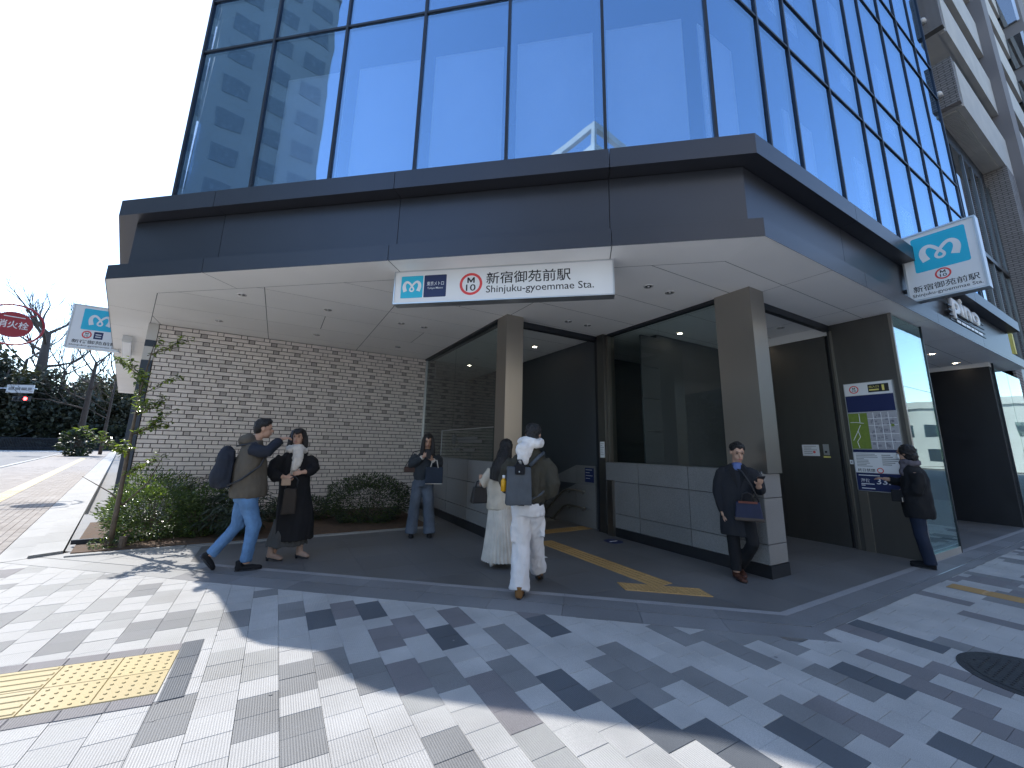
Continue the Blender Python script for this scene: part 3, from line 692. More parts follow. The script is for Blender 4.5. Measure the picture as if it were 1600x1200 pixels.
def emblem(F, cx, cy, s, m_, parent, off=.0025):
    """white looped M mark"""
    P = [(-.335,-.27,.10),(-.40,-.06,.09),(-.39,.10,.078),(-.315,.205,.066),(-.21,.215,.056),(-.1,.13,.052),(-.0,0,.045),(.085,-.12,.04),(.095,-.2,.038),(.05,-.255,.038),(0,-.265,.038)]
    full_ = P+[(-x,y,w_) for x,y,w_ in P[-2::-1]]
    # Catmull-Rom smoothing
    pts = []
    for i in range(len(full_)-1):
        p0, p1, p2, p3 = full_[max(i-1,0)], full_[i], full_[i+1], full_[min(i+2,len(full_)-1)]
        for q in range(4):
            t = q/4; pts.append(tuple(.5*((2*p1[k])+(-p0[k]+p2[k])*t+(2*p0[k]-5*p1[k]+4*p2[k]-p3[k])*t*t+(-p0[k]+3*p1[k]-3*p2[k]+p3[k])*t**3) for k in range(3)))
    pts.append(full_[-1]); mb = MB()
    for i, (x, y, w_) in enumerate(pts):
        a, b = pts[max(i-1,0)], pts[min(i+1,len(pts)-1)]; dx, dy = b[0]-a[0], b[1]-a[1]; L_ = math.hypot(dx,dy) or 1
        nx, ny = -dy/L_, dx/L_; e = off+.0002*(i/len(pts))
        mb.v += [F(cx+s*(x+nx*w_), cy+s*(y+ny*w_), e), F(cx+s*(x-nx*w_), cy+s*(y-ny*w_), e)]
    mb.f = [(2*i,2*i+1,2*i+3,2*i+2) for i in range(len(pts)-1)]; mb.mi = [0]*len(mb.f); mb.build('emblem', m_, parent)

def letter_m(F, x0, x1, y0, y1, parent, off=.0015):
    mb = MB(); w_ = (x1-x0)*.2; xm = (x0+x1)/2; P = [[(x0,y0),(x0+w_,y0),(x0+w_,y1),(x0,y1)],[(x1-w_,y0),(x1,y0),(x1,y1),(x1-w_,y1)],[(x0+w_,y1),(xm-w_*.45,y0+.1*(y1-y0)),(xm,y0+.1*(y1-y0)),(xm,y0+.42*(y1-y0)),(x0+w_,y1-.0)],[(xm,y0+.1*(y1-y0)),(xm+w_*.45,y0+.1*(y1-y0)),(x1-w_,y1),(xm,y0+.42*(y1-y0))]]
    P[2] = [(x0+w_,y1),(x0+w_,y1-.42*(y1-y0)),(xm-w_*.3,y0+.08*(y1-y0)),(xm,y0+.08*(y1-y0)),(xm,y0+.45*(y1-y0))]; P[3] = [(2*xm-x,y) for x,y in P[2]]
    for q in P: n0 = len(mb.v); mb.v += [F(x,y,off) for x,y in q]; mb.f.append(tuple(range(n0,n0+len(q)))); mb.mi.append(0)
    mb.build('lettering', M['ink'], parent)
# hanging station sign along the canopy edge
o_, t_, n_ = SEG['C']
SG = empty('station_sign', tuple(pos('C',2.98,.32))+(3.35,), 'long white station name sign hanging under the canopy edge above the entrance', 'sign')
q = MB(frm('C')); q.box(1.56, 4.41, .30, .44, 3.36, 3.80); q.build('sign_box', M['white'], SG)
for a in ((1.545,4.425,.29,.45,3.345,3.359),(1.545,4.425,.29,.45,3.797,3.809),(1.545,1.559,.29,.45,3.36,3.797),(4.411,4.425,.29,.45,3.36,3.797)):
    q = MB(frm('C')); q.box(*a); q.build('frame', M['alu'], SG)
fC = frm('C')
FS = lambda x, y, out: fC((4.41-x, .30-out, 3.36+y))      # x runs left to right as read
rrect(FS, .085, .395, .065, .375, M['cyan'], SG, r=.012); emblem(FS, .24, .23, .27, M['white'], SG)
rrect(FS, .41, .72, .065, .375, M['navy'], SG, r=.012)
text('東京メトロ', FS, .45, .685, .225, .285, M['white'], SG, .0025, .004); text('Tokyo Metro', FS, .46, .675, .17, .205, M['white'], SG, .0025, .004)
ring(FS, 1.055, .22, .118, .152, M['red'], SG); letter_m(FS, 1.005, 1.105, .235, .312, SG); text('10', FS, .99, 1.12, .125, .215, M['ink'], SG, bold=.01)
text('新宿御苑前駅', FS, 1.26, 2.34, .205, .385, M['ink'], SG, bold=.007); text('Shinjuku-gyoemmae Sta.', FS, 1.26, 2.62, .06, .185, M['ink'], SG, bold=.004)
# projecting sign on the right
S2 = empty('projecting_sign', (3.7,-1.2,4.1), 'square white projecting station sign on the right side of the canopy', 'sign')
bxp('sign_box', M['white'], 3.70, 3.86, -1.62, -.76, 4.12, 5.26, parent=S2)
for a in ((3.685,3.875,-1.645,-.745,4.09,4.119),(3.685,3.875,-1.645,-.745,5.261,5.29),(3.685,3.875,-1.645,-1.621,4.12,5.26),(3.685,3.875,-.759,-.735,4.12,5.26)): bxp('frame', M['alu'], *a, parent=S2)
bxp('bracket', M['frame'], 3.74, 3.82, -.735, -.69, 4.3, 4.36, parent=S2); bxp('bracket', M['frame'], 3.74, 3.82, -.735, -.69, 4.95, 5.0, parent=S2)
F2 = lambda x, y, out: Vector((3.70-out, -.76-x, 4.12+y))
rrect(F2, .12, .76, .46, 1.08, M['cyan'], S2, r=.03); emblem(F2, .44, .77, .5, M['white'], S2)
ring(F2, .43, .355, .072, .095, M['red'], S2); letter_m(F2, .398, .462, .363, .412, S2); text('10', F2, .39, .47, .30, .352, M['ink'], S2, bold=.01)
text('新宿御苑前駅', F2, .05, .81, .125, .245, M['ink'], S2, bold=.007); text('Shinjuku-gyoemmae Sta.', F2, .03, .83, .03, .10, M['ink'], S2, bold=.006)
# projecting sign on the left street side
S3 = empty('projecting_sign', (-9.8,11,3.75), 'white projecting station sign on the left street side with small dark square', 'sign')
bxp('sign_box', M['white'], -10.26, -9.30, 11.0, 11.14, 3.76, 4.84, parent=S3)
for a in ((-10.29,-9.275,10.985,11.155,3.73,3.759),(-10.29,-9.275,10.985,11.155,4.841,4.865),(-10.29,-10.261,10.985,11.155,3.76,4.84)): bxp('frame', M['alu'], *a, parent=S3)
bxp('bracket', M['frame'], -9.298, -9.15, 11.03, 11.1, 4.2, 4.26, parent=S3)
F3 = lambda x, y, out: Vector((-10.26+x*1.08, 11.0-out, 3.76+y*1.17))
rrect(F3, .17, .80, .40, .87, M['cyan'], S3, r=.02); emblem(F3, .48, .63, .42, M['white'], S3)
ring(F3, .3, .29, .06, .085, M['red'], S3); letter_m(F3, .272, .328, .295, .335, S3); text('10', F3, .27, .33, .24, .285, M['ink'], S3)
rrect(F3, .42, .58, .21, .37, M['navy'], S3); rrect(F3, .45, .55, .30, .32, M['white'], S3, .002, name='print_line'); rrect(F3, .45, .55, .25, .27, M['white'], S3, .002, name='print_line')
text('新宿御苑前駅', F3, .07, .86, .09, .19, M['ink'], S3, bold=.01); text('Shinjuku-gyoemmae Sta.', F3, .04, .88, .02, .065, M['ink'], S3, bold=.006)
# white letters on the right-hand fascia
S4 = empty('fascia_sign', (7,-.75,4.3), 'white channel letters on dark rails along the right fascia', 'sign')
F4 = lambda x, y, out: Vector((5.95+x, -.80-out, 4.13+y))
for y in (0.02,.12,.22,.32): bxp('rail', M['frame'], 5.7, 8.2, -.79, -.77, 4.15+y, 4.175+y, parent=S4)
me = textmesh('pino', .03); ys = [v.co.y for v in me.vertices]; xs = [v.co.x for v in me.vertices]
for v in me.vertices: v.co = F4((v.co.x-min(xs))/(max(xs)-min(xs))*1.95, .12+(v.co.y-min(ys))/(max(ys)-min(ys))*.52, 0)
o = link('lettering', me, S4, M['white']); sm = o.modifiers.new('s','SOLIDIFY'); sm.thickness = .05
for i, (a, b) in enumerate(((.05,.3),(.35,.62),(.66,.95),(1.0,1.2),(1.25,1.5),(1.55,1.85))): rrect(F4, a, b, .03, .085, M['white'], S4, .012, name='small_lettering')

# map board
MBd = empty('map_board', (2.96,-.2,.94), 'tall station area map board with white header and navy panels on dark steel wall', 'map board')
bxp('board', M['alu'], 2.955, 2.984, -.55, .095, .94, 2.71, parent=MBd)
F5 = lambda x, y, out: Vector((2.955-out, .085-x, .95+y))
W_ = .625
rrect(F5, 0, W_, 1.55, 1.75, M['white'], MBd); rrect(F5, 0, W_, 1.27, 1.545, M['navy'], MBd); rrect(F5, 0, W_, .66, 1.265, M['mapgrey'], MBd)
rrect(F5, 0, .255, .665, 1.25, M['green'], MBd, .002, name='map_park'); rrect(F5, 0, W_, .61, .655, M['navy'], MBd); rrect(F5, 0, W_, .285, .605, M['white'], MBd); rrect(F5, 0, W_, .0, .28, M['navy'], MBd)
ring(F5, .13, 1.65, .05, .065, M['red'], MBd, .002); letter_m(F5, .11,.15,1.652,1.685, MBd, .002); text('10', F5, .105,.155,1.612,1.645, M['ink'], MBd, .002)
rrect(F5, .32, .585, 1.585, 1.715, M['ink'], MBd, .002); text('1', F5, .50, .53, 1.605, 1.695, M['yprint'], MBd, .003, .01); text('出入口', F5, .335, .46, 1.655, 1.695, M['yprint'], MBd, .003); rrect(F5,.335,.46,1.612,1.635,M['yprint'],MBd,.003,name='print_line')
rm = random.Random(21)
for i in range(60):
    x, y = rm.uniform(.27,.59), rm.uniform(.68,1.2); rrect(F5, x, x+rm.uniform(.015,.04), y, y+rm.uniform(.015,.04), M['mapblock'], MBd, .002+.0001*(i%9), name='map_block')
for x in (.33,.43,.52): rrect(F5, x, x+.009, .665, 1.25, M['white'], MBd, .0036, name='map_road')
for y in (.78,.9,1.04,1.15): rrect(F5, .26, W_-.002, y, y+.009, M['white'], MBd, .0034, name='map_road')
for P in ([(.02,1.1),(.1,1.1),(.2,1.08)],[(.03,.8),(.09,.92),(.15,1.05)],[(.15,1.24),(.15,1.1)],[(.1,.68),(.08,.78),(.13,.86),(.11,.95)]):
    q = MB(); q.tube([F5(x,y,.0025) for x,y in P], .005, 5); q.build('map_path', M['white'], MBd)
rrect(F5, .54,.58,1.02,1.06, M['green'], MBd, .0038, name='map_park')
for i in range(9): rrect(F5, .03, .03+rm.uniform(.1,.28), .575-.024*i, .585-.024*i, M['grey'], MBd, .002, name='print_line')
for i in range(6): rrect(F5, .36, .36+rm.uniform(.1,.22), .56-.03*i, .575-.03*i, M['grey'], MBd, .002, name='print_line')
text('終日禁煙', F5, .03, .255, .30, .35, M['ink'], MBd, .002, .006); ring(F5, .32, .325, .03, .042, M['red'], MBd, .002)
text('海抜', F5, .05, .17, .13, .19, M['white'], MBd, .002, .006); text('33.', F5, .25, .42, .11, .20, M['white'], MBd, .002, .01)
for a, b, y in ((.03,.3,.235),(.05,.22,.1),(.05,.1,.075),(.05,.22,.03)): rrect(F5, a, b, y, y+.014, M['white'], MBd, .002, name='print_line')
# small notices and switches
def notice(name, label, cat, u, v0, v1, z0, z1, mt, lines=5, inkm='grey'):
    e_ = empty(name, (u,(v0+v1)/2,z0), label, cat); bxp('sheet', M[mt], u-.006, u, v0, v1, z0, z1, parent=e_)
    Fn = lambda x, y, out: Vector((u-.006-out, v1-x, z0+y)); w_, h_ = v1-v0, z1-z0
    for i in range(lines): rrect(Fn, w_*.1, w_*(.1+random.Random(i).uniform(.4,.8)), h_*(.88-i*.8/lines)-.008, h_*(.88-i*.8/lines), M[inkm], e_, .001, name='print_line')
    return e_
nt_ = notice('notice', 'white paper notice with a red mark on the dark elevator wall', 'notice', 3.02, .60, .87, 1.48, 1.68, 'white'); ring(lambda x,y,o_: Vector((3.014-o_, .68-x, 1.55+y)), 0, 0, 0.004, .022, M['red'], nt_, .0012, seg=12)
sw_ = empty('call_panel', (3.02,.48,1.45), 'small steel call panel with yellow strip on the dark elevator wall', 'switch'); bxp('plate', M['alu'], 3.008, 3.02, .45, .535, 1.5, 1.69, parent=sw_); bxp('strip', M['yprint'], 3.006, 3.02, .44, .54, 1.455, 1.48, parent=sw_); bxp('button', M['frame'], 3.0, 3.008, .48, .51, 1.54, 1.57, parent=sw_)
s5 = empty('wall_switch', (2.96,.14,1.36), 'small square white switch plate left of the map board', 'switch'); bxp('plate', M['white'], 2.972, 2.985, .11, .155, 1.36, 1.43, parent=s5); bxp('button', M['grey'], 2.968, 2.972, .122, .143, 1.38, 1.41, parent=s5)
notice('notice', 'white paper notice taped to the steel post beside the granite wall', 'notice', .0, 2.885, 3.005, 1.36, 1.66, 'white', 7)
p6 = notice('poster', 'small blue poster on the granite dado inside the stair entrance', 'poster', .084, 3.30, 3.56, .86, 1.14, 'navy', 4, 'white')
# etched glass name panel on the left granite wall
ep = empty('etched_panel', (-2.2,4.5,1.28), 'etched glass panel with faint emblem and lettering above the left granite wall', 'sign')
bxp('panel', M['clearglass'], -2.21, -2.20, 3.28, 5.8, 1.275, 1.85, parent=ep); bxp('edge', M['alu'], -2.212, -2.198, 5.80, 5.815, 1.275, 1.86, parent=ep); bxp('edge', M['alu'], -2.212, -2.198, 3.28, 5.80, 1.851, 1.86, parent=ep)
Fe = lambda x, y, out: Vector((-2.211-out, 5.8-x, 1.275+y))
ring(Fe, .75, .38, .075, .1, M['frost'], ep); rrect(Fe, .72,.78,.31,.45, M['frost'], ep)
for a, b, y in ((.95,1.9,.37),(1.0,2.1,.31),(.7,1.1,.15),(1.25,1.8,.15)): rrect(Fe, a, b, y, y+.05, M['frost'], ep, name='print_line')
# floor sticker by the gate box
mb = MB(); disc(mb, (-.35,2.35), .16, .0005, .0035); fs_ = tag(mb.build('floor_sticker', M['navy']), 'dark round floor sticker with pale mark near the granite wall', 'sticker'); mb = MB(); mb.box(-.43,-.27,2.33,2.37,.0036,.005); mb.build('mark', M['white'], fs_)
mb = MB(); mb.box(-2.15,-1.95,2.0,2.22,.0006,.004); tag(mb.build('floor_sign', M['white']), 'pale square floor sign beside the tan tactile line', 'sticker')
# downlights
def downlight(u, v, lit, label, group):
    e_ = empty('downlight', (u,v,ZS-.02), label, 'downlight', group)
    mb = MB(); seg = 20
    for r_, z in ((.066,ZS-.001),(.066,ZS-.008),(.05,ZS-.008),(.038,ZS-.0015)): mb.v += [Vector((u+r_*math.cos(2*math.pi*i/seg), v+r_*math.sin(2*math.pi*i/seg), z)) for i in range(seg)]
    mb.f = [(k*seg+i,k*seg+(i+1)%seg,(k+1)*seg+(i+1)%seg,(k+1)*seg+i) for k in range(3) for i in range(seg)]; mb.mi = [0]*len(mb.f); mb.build('trim_ring', M['lampring'], e_, True)
    mb = MB(); disc(mb, (u,v), .046, ZS-.0045, ZS-.002, 20); mb.build('lamp', M['lamp'] if lit else M['frame'], e_)
    if not lit: mb = MB(); mb.ell((u,v,ZS-.006),(.02,.02,.012),seg=10,rings=6); mb.build('bulb', M['lampring'], e_, True)
DLS = [(-6.19,4.45,'over the sunny end of the planting bed'),(-6.68,6.38,'over the dark slab end of the brick wall'),(-4.93,4.46,'over the front edge of the bed, mid brick wall'),(-4.96,6.38,'close to the brick wall above the bed middle'),
 (-3.63,4.51,'of a pair over the person in faded jeans, bed side'),(-3.18,4.5,'of a pair over the person in faded jeans, entrance side'),(-3.2,6.43,'close to the corner of brick wall and side glass'),(-1.06,2.63,'of a pair before the stair entrance, centre column side'),
 (-.62,2.61,'of a pair before the stair entrance, granite wall side'),(-1.11,.73,'of a pair by the big steel column, sign side'),(-.67,.72,'of a pair by the big steel column, column side'),(2.43,.73,'inside the elevator hall opening')]
for u, v, t in DLS: downlight(u, v, False, 'small unlit downlight '+t, 'unlit downlights in the canopy soffit')
for u, v, t in [(-.53,4.55,'at the head of the stairs'),(-.9,7.4,'deep inside the stair hall'),(1.24,2.0,'behind the glass over the granite wall, post side'),(2.4,1.7,'behind the glass over the granite wall, elevator side')]: downlight(u, v, True, 'lit round downlight '+t, 'lit downlights behind the entrance')
for u, v, t in [(7.22,-.1,'in the dark recess, nearer the glass lift'),(8.9,-.1,'in the dark recess, nearer the black end wall')]: downlight(u, v, True, 'lit round downlight '+t, 'lit downlights in the recess')
# wall lamp under the left soffit
wl = empty('linear_lamp', tuple(pos('D',5.6,.22))+(3.66,), 'long slim grey lamp box under the left side soffit', 'lamp')
swept('housing', M['alu'], wl, 'D', 4.2, 7.0, rect(.14,.30,3.665,3.806)); swept('lens', M['white'], wl, 'D', 4.25, 6.95, rect(.155,.285,3.655,3.664))
# ------------------------------------------------------------------ neighbouring building on the right
M['ntile'] = None
def brickmat(name, c1, c2, sc=(1,1,1), scale=1, row=.06, wd=.2, bump=.3, mortar=.012):
    m_ = mat(name, c1, .8, var=.08, vs=1.5); t = m_.node_tree; N = t.nodes; L = t.links; b = N['Principled BSDF']
    g_ = N.new('ShaderNodeNewGeometry'); sp = N.new('ShaderNodeSeparateXYZ'); L.new(g_.outputs['Position'], sp.inputs[0])
    ad = N.new('ShaderNodeMath'); ad.operation = 'ADD'; L.new(sp.outputs[0], ad.inputs[0]); L.new(sp.outputs[1], ad.inputs[1])
    cb = N.new('ShaderNodeCombineXYZ'); L.new(ad.outputs[0], cb.inputs[0]); L.new(sp.outputs[2], cb.inputs[1])
    bt = N.new('ShaderNodeTexBrick'); bt.inputs['Scale'].default_value = scale; bt.inputs['Brick Width'].default_value = wd; bt.inputs['Row Height'].default_value = row
    bt.inputs['Mortar Size'].default_value = mortar; bt.inputs['Color1'].default_value = (*c1,1); bt.inputs['Color2'].default_value = (*[x*.85 for x in c1],1); bt.inputs['Mortar'].default_value = (*c2,1)
    L.new(cb.outputs[0], bt.inputs['Vector']); L.new(bt.outputs['Color'], b.inputs['Base Color'])
    bp = N.new('ShaderNodeBump'); bp.inputs['Strength'].default_value = bump; bp.inputs['Distance'].default_value = .02; bp.invert = True; L.new(bt.outputs['Fac'], bp.inputs['Height']); L.new(bp.outputs[0], b.inputs['Normal'])
    return m_
M['ntile'] = brickmat('grey_facing_tile', (.27,.245,.235), (.10,.095,.09), row=.085, wd=.28, mortar=.014)
M['nwin'] = glass('neighbour_window', (.3,.34,.38), .25, (.9,.95,1))
NB = empty('apartment_building', (16,2,0), 'tall grey tiled apartment building with stacked pale balconies beyond the station', 'building')
bxp('wall', M['ntile'], 12.75, 13.9, .6, 9, 0, 34, parent=NB); bxp('wall', M['ntile'], 13.9, 34, 1.2, 9, 0, 34, parent=NB)
bxp('pier', M['ntile'], 18.2, 19.6, -.68, 1.2, 0, 12.88, parent=NB); bxp('wall', M['frame'], 13.42, 18.19, -.06, 1.19, 4.55, 12.88, parent=NB); bxp('pier', M['ntile'], 26, 27.4, -.6, 1.2, 0, 12.9, parent=NB)
bxp('pier', M['ntile'], 12.6, 13.4, -.5, .6, 0, 4.2, parent=NB)
for i in range(6):
    z = 12.95+3.05*i
    bxp('balcony_slab', M['neigh'], 12.55, 30, -.62, 1.2, z, z+.22, parent=NB)
    bl = bxp('balcony_parapet', M['neigh'], 12.9, 30, -.66, -.5, z-.02, z+1.75, parent=NB)
    bxp('balcony_end', M['ntile'], 12.5, 12.75, -.655, .6, z-.01, z+1.72, parent=NB)
    for x0 in (14.6,18,21.4,24.8): bxp('window', M['nwin'], x0, x0+2.2, 1.17, 1.2, z+.3, z+2.4, parent=NB)
    mb = MB(); mb.tube([(12.5,-.25,z+.5),(12.38,-.25,z+.5),(12.34,-.25,z+.44)], .09, 10); mb.build('vent_hood', M['white'], NB, True)
for k_ in range(46):       # ribbed underside of the lowest balcony
    bxp('soffit_rib', M['neigh'], 12.95+.115*k_, 13.03+.115*k_, -.49, 1.19, 12.89, 12.949, parent=NB)
for x0 in (13.5,14.7,15.9,17.0):
    for z0, z1 in ((4.6,8.3),(8.5,12.2)): bxp('window', M['nwin'], x0, x0+1.1, -.09, -.062, z0, z1, parent=NB)
    bxp('mullion', M['darksteel'], x0+1.1, x0+1.19, -.13, -.062, 4.6, 12.2, parent=NB)
bxp('mullion', M['darksteel'], 13.45, 18.18, -.14, -.062, 8.32, 8.48, parent=NB)
bxp('wall', M['neigh'], 13.4, 18.2, .4, 1.2, 3.4, 4.5, parent=NB); bxp('fascia', M['fascia'], 12.6, 18, -.45, .4, 3.5, 4.4, parent=NB); bxp('yellow_panel', M['yprint'], 12.45, 12.6, -.6, .1, 4.45, 5.05, parent=NB)
M['npier'] = mat('grey_brown_pier', (.20,.185,.185), .8, var=.08, vs=.6)
bxp('pier', M['npier'], 19.7, 21.2, -.95, 1.1, 0, 34, parent=NB)
bxp('wall', M['npier'], 30.2, 33.9, -1.4, 1.1, 0, 34, parent=NB)
for i in range(9):
    z = 3+3.05*i; bxp('window', M['nwin'], 30.12, 30.2, -1.2, .6, z, z+2.2, parent=NB); bxp('window_frame', M['alu'], 30.1, 30.2, -1.3, -1.2, z, z+2.2, parent=NB)
PN = empty('office_building', (40,1,0), 'pale office block farther along the right street', 'building')
bxp('wall', M['neigh'], 34.5, 50, -1.5, 10, 0, 42, parent=PN)
for i in range(12):
    for j in range(3): bxp('window', M['nwin'], 34.44, 34.5, -1.2+3.5*j, 1.2+3.5*j, 3.2*i+1.2, 3.2*i+2.9, parent=PN)

# ------------------------------------------------------------------ buildings across the streets (they show as reflections; the cream ones are added for bounce light)
M['dimwin'] = mat('pale_window', (.20,.23,.24), .25, var=.1)
def block(name, label, x0, x1, y0, y1, h, c, fh=3.2, bay=2.6, faces='xXyY', win='nwin'):
    e_ = empty(name, ((x0+x1)/2,(y0+y1)/2,0), label, 'building'); wm = mat(name+'_wall', c, .8, var=.07, vs=.4)
    bxp('wall', wm, x0, x1, y0, y1, 0, h, parent=e_); bxp('parapet', wm, x0-.2, x1+.2, y0-.2, y1+.2, h+.002, h+.9, parent=e_)
    mbw = []
    for f in faces:
        a, b = (y0, y1) if f in 'xX' else (x0, x1); n_ = max(1, int((b-a)/bay))
        for i in range(int(h/fh)):
            for j in range(n_):
                s0 = a+(b-a)*(j+.18)/n_; s1 = a+(b-a)*(j+.82)/n_; z0 = i*fh+1.0; z1 = i*fh+2.6
                if f == 'x': bx_ = (x0-.04, x0+.02, s0, s1, z0, z1)
                elif f == 'X': bx_ = (x1-.02, x1+.04, s0, s1, z0, z1)
                elif f == 'y': bx_ = (s0, s1, y0-.04, y0+.02, z0, z1)
                else: bx_ = (s0, s1, y1-.02, y1+.04, z0, z1)
                bxp('window', M[win], *bx_, parent=e_)
    return e_
block('tower_block', 'tall grey concrete block across the left street', -48, -36, -2, 20, 46, (.30,.33,.33), faces='X', win='dimwin')
e_ = block('corner_block', 'pale corner block with open roof frame across the crossing behind the camera', -36, -20.5, -38, -23, 30, (.60,.58,.54), faces='XY')
for a in ((-20.9,-20.5,-23.4,-23),(-25.5,-25.1,-23.4,-23),(-30.5,-30.1,-23.4,-23),(-20.9,-20.5,-28,-27.6),(-20.9,-20.5,-33,-32.6)): bxp('roof_post', M['neigh'], *a, 30.91, 33.0, parent=e_)
bxp('roof_beam', M['neigh'], -36, -20.5, -23.5, -23, 33.0, 33.7, parent=e_); bxp('roof_beam', M['neigh'], -21, -20.5, -38, -23.51, 33.0, 33.7, parent=e_)
block('side_block', 'long low grey block behind the trees across the left street', -43, -37, 20.5, 52, 10, (.33,.32,.31), faces='X', win='dimwin')
block('street_block', 'unseen cream low block added across the right street for bounce light', 18, 40, -32, -19, 14, (.66,.63,.56), faces='xY')  # out of view, added as a pale sunlit wall to fill the shaded front
block('street_block', 'grey mid-rise block on the far side of the right street', 42, 60, -34, -17, 21, (.45,.46,.47), faces='xY')
block('street_block', 'white shop block closing the end of the right street', 70, 90, -34, -7, 8, (.7,.7,.68), faces='xY')
block('street_block', 'unseen cream mid-rise block added facing the station to bounce light', -15, 14, -42, -25, 23, (.66,.62,.55), faces='Y')  # out of view, made large and pale to bounce sun into the canopy shade

# ------------------------------------------------------------------ planting bed by the brick wall
bed = MB(); bed.prism([(-7.6,4.78),(-2.75,4.74),(-2.75,7.36),(-8.15,7.36)], -.011, .03)
soilo = tag(bed.build('planting_bed', M['soil']), 'brown soil bed along the foot of the brick wall', 'bed', kind='structure')
for i, (a, b) in enumerate(((-7.62,-6.4),(-6.39,-5.2),(-5.19,-4.0),(-3.99,-2.75))): bxp('edging_stone', M['kerb'], a, b, 4.66, 4.76, -.02, .02, parent=soilo)
bxp('edging_bar', M['frame'], -7.78, -7.0, 5.35, 5.39, .03, .09, parent=soilo)
def leafmat(name, c, rough=.4, tr=.25, rnd=.3):
    m_ = bpy.data.materials.new(name); m_.use_nodes = True; t = m_.node_tree; N = t.nodes; L = t.links; b = N['Principled BSDF']
    g_ = N.new('ShaderNodeNewGeometry'); rp_ = N.new('ShaderNodeMapRange'); rp_.inputs[3].default_value = 1-rnd; rp_.inputs[4].default_value = 1+rnd
    L.new(g_.outputs['Random Per Island'], rp_.inputs[0]); vm = N.new('ShaderNodeVectorMath'); vm.operation = 'SCALE'; vm.inputs[0].default_value = c; L.new(rp_.outputs[0], vm.inputs['Scale'])
    L.new(vm.outputs[0], b.inputs['Base Color']); b.inputs['Roughness'].default_value = rough
    tl_ = N.new('ShaderNodeBsdfTranslucent'); v2 = N.new('ShaderNodeVectorMath'); v2.operation = 'MULTIPLY'; v2.inputs[1].default_value = (1.6,1.8,.7); L.new(vm.outputs[0], v2.inputs[0]); L.new(v2.outputs[0], tl_.inputs[0])
    mx = N.new('ShaderNodeMixShader'); mx.inputs[0].default_value = tr; L.new(b.outputs[0], mx.inputs[1]); L.new(tl_.outputs[0], mx.inputs[2]); L.new(mx.outputs[0], N['Material Output'].inputs[0]); return m_
M['leaf'] = leafmat('small_glossy_leaf', (.085,.125,.05), .25); M['leafy'] = leafmat('yellowgreen_leaf', (.20,.25,.05), .35, .4); M['leafd'] = leafmat('dark_leaf', (.034,.05,.03), .45, .15)
M['bark'] = mat('bark', (.13,.10,.075), .9, var=.25, vs=20, bump=.6, bs=60); M['farbark'] = mat('far_bark', (.075,.06,.052), .9, var=.25, vs=4)
def leaf(mb, p, d, n, L_, w_, mi=0):
    """folded pointed leaf: base p, direction d, normal n"""
    d = d.normalized(); s = d.cross(n).normalized(); n = s.cross(d)
    mb.add([p, p+d*L_*.35+s*w_*.5+n*L_*.07, p+d*L_*.72+s*w_*.38+n*L_*.05, p+d*L_-n*L_*.06, p+d*L_*.72-s*w_*.38+n*L_*.05, p+d*L_*.35-s*w_*.5+n*L_*.07, p+d*L_*.5],
           [(0,1,2,6),(6,2,3),(3,4,6),(6,4,5,0)], mi)
def rv(r_): 
    while True:
        v = Vector((r_.uniform(-1,1), r_.uniform(-1,1), r_.uniform(-1,1)))
        if .05 < v.length < 1: return v
def shrub(name, label, c, rad, n_, ll, lw, mats, seed, parent_group=None, frac2=.1, flat=0):
    r_ = random.Random(seed); e_ = empty(name, (c[0],c[1],.03), label, 'shrub', parent_group); mb = MB(); st = MB(); c = Vector(c)
    for i in range(n_):
        v = rv(r_); v = v.normalized()*(.55+.45*r_.random()**.5)
        lump = 1+.28*noise.noise(v*2.3+Vector((seed,0,0)))
        p = Vector((c.x+v.x*rad[0]*lump, c.y+v.y*rad[1]*lump, max(.04, c.z+v.z*rad[2]*lump)))
        d = (v+rv(r_)*.9); d.z = d.z*.6+.15; nn = (v*.6+Vector((0,0,.9))+rv(r_)*.7)
        s = r_.uniform(.65,1.25); leaf(mb, p, d, nn, ll*s, lw*s, 1 if r_.random() < frac2 else 0)
    mb.build('foliage', mats, e_)
    for i in range(14):
        v = rv(r_); st.tube([(c.x+v.x*rad[0]*.2, c.y+v.y*rad[1]*.2, .02), (c.x+v.x*rad[0]*.6, c.y+v.y*rad[1]*.6, c.z+abs(v.z)*rad[2]*.6)], [.008,.004], 5)
    st.build('stem', M['bark'], e_); return e_
shrub('low_shrub', 'glossy small-leaved shrub mound in sun at the street end of the bed', (-6.95,5.55,.36), (.62,.62,.46), 6400, .05, .02, [M['leaf'],M['leafy']], 1, frac2=.05)
shrub('low_shrub', 'glossy small-leaved shrub against the dark end slab', (-7.15,6.4,.45), (.62,.7,.52), 4600, .055, .022, [M['leaf'],M['leafy']], 2, frac2=.1)
shrub('low_shrub', 'small-leaved shrub between sunlit mound and big-leaved plant', (-6.35,5.6,.34), (.5,.55,.44), 3600, .05, .02, [M['leaf'],M['leafy']], 3, frac2=.04)
shrub('low_shrub', 'tiny grey-green tuft on bare soil at the bed corner', (-7.28,4.98,.07), (.22,.14,.1), 320, .04, .015, [M['leaf'],M['leafy']], 4)
shrub('low_shrub', 'loose dark fine-leaved shrub at the brick wall behind the woman in jeans', (-3.7,5.7,.40), (.85,.6,.48), 9000, .06, .018, [M['leafd'],M['leaf']], 5, frac2=.3)
shrub('low_shrub', 'low dark fine-leaved shrub at the brick wall behind the woman in black coat', (-4.9,6.3,.2), (.6,.4,.28), 3000, .06, .018, [M['leafd'],M['leaf']], 6, frac2=.3)
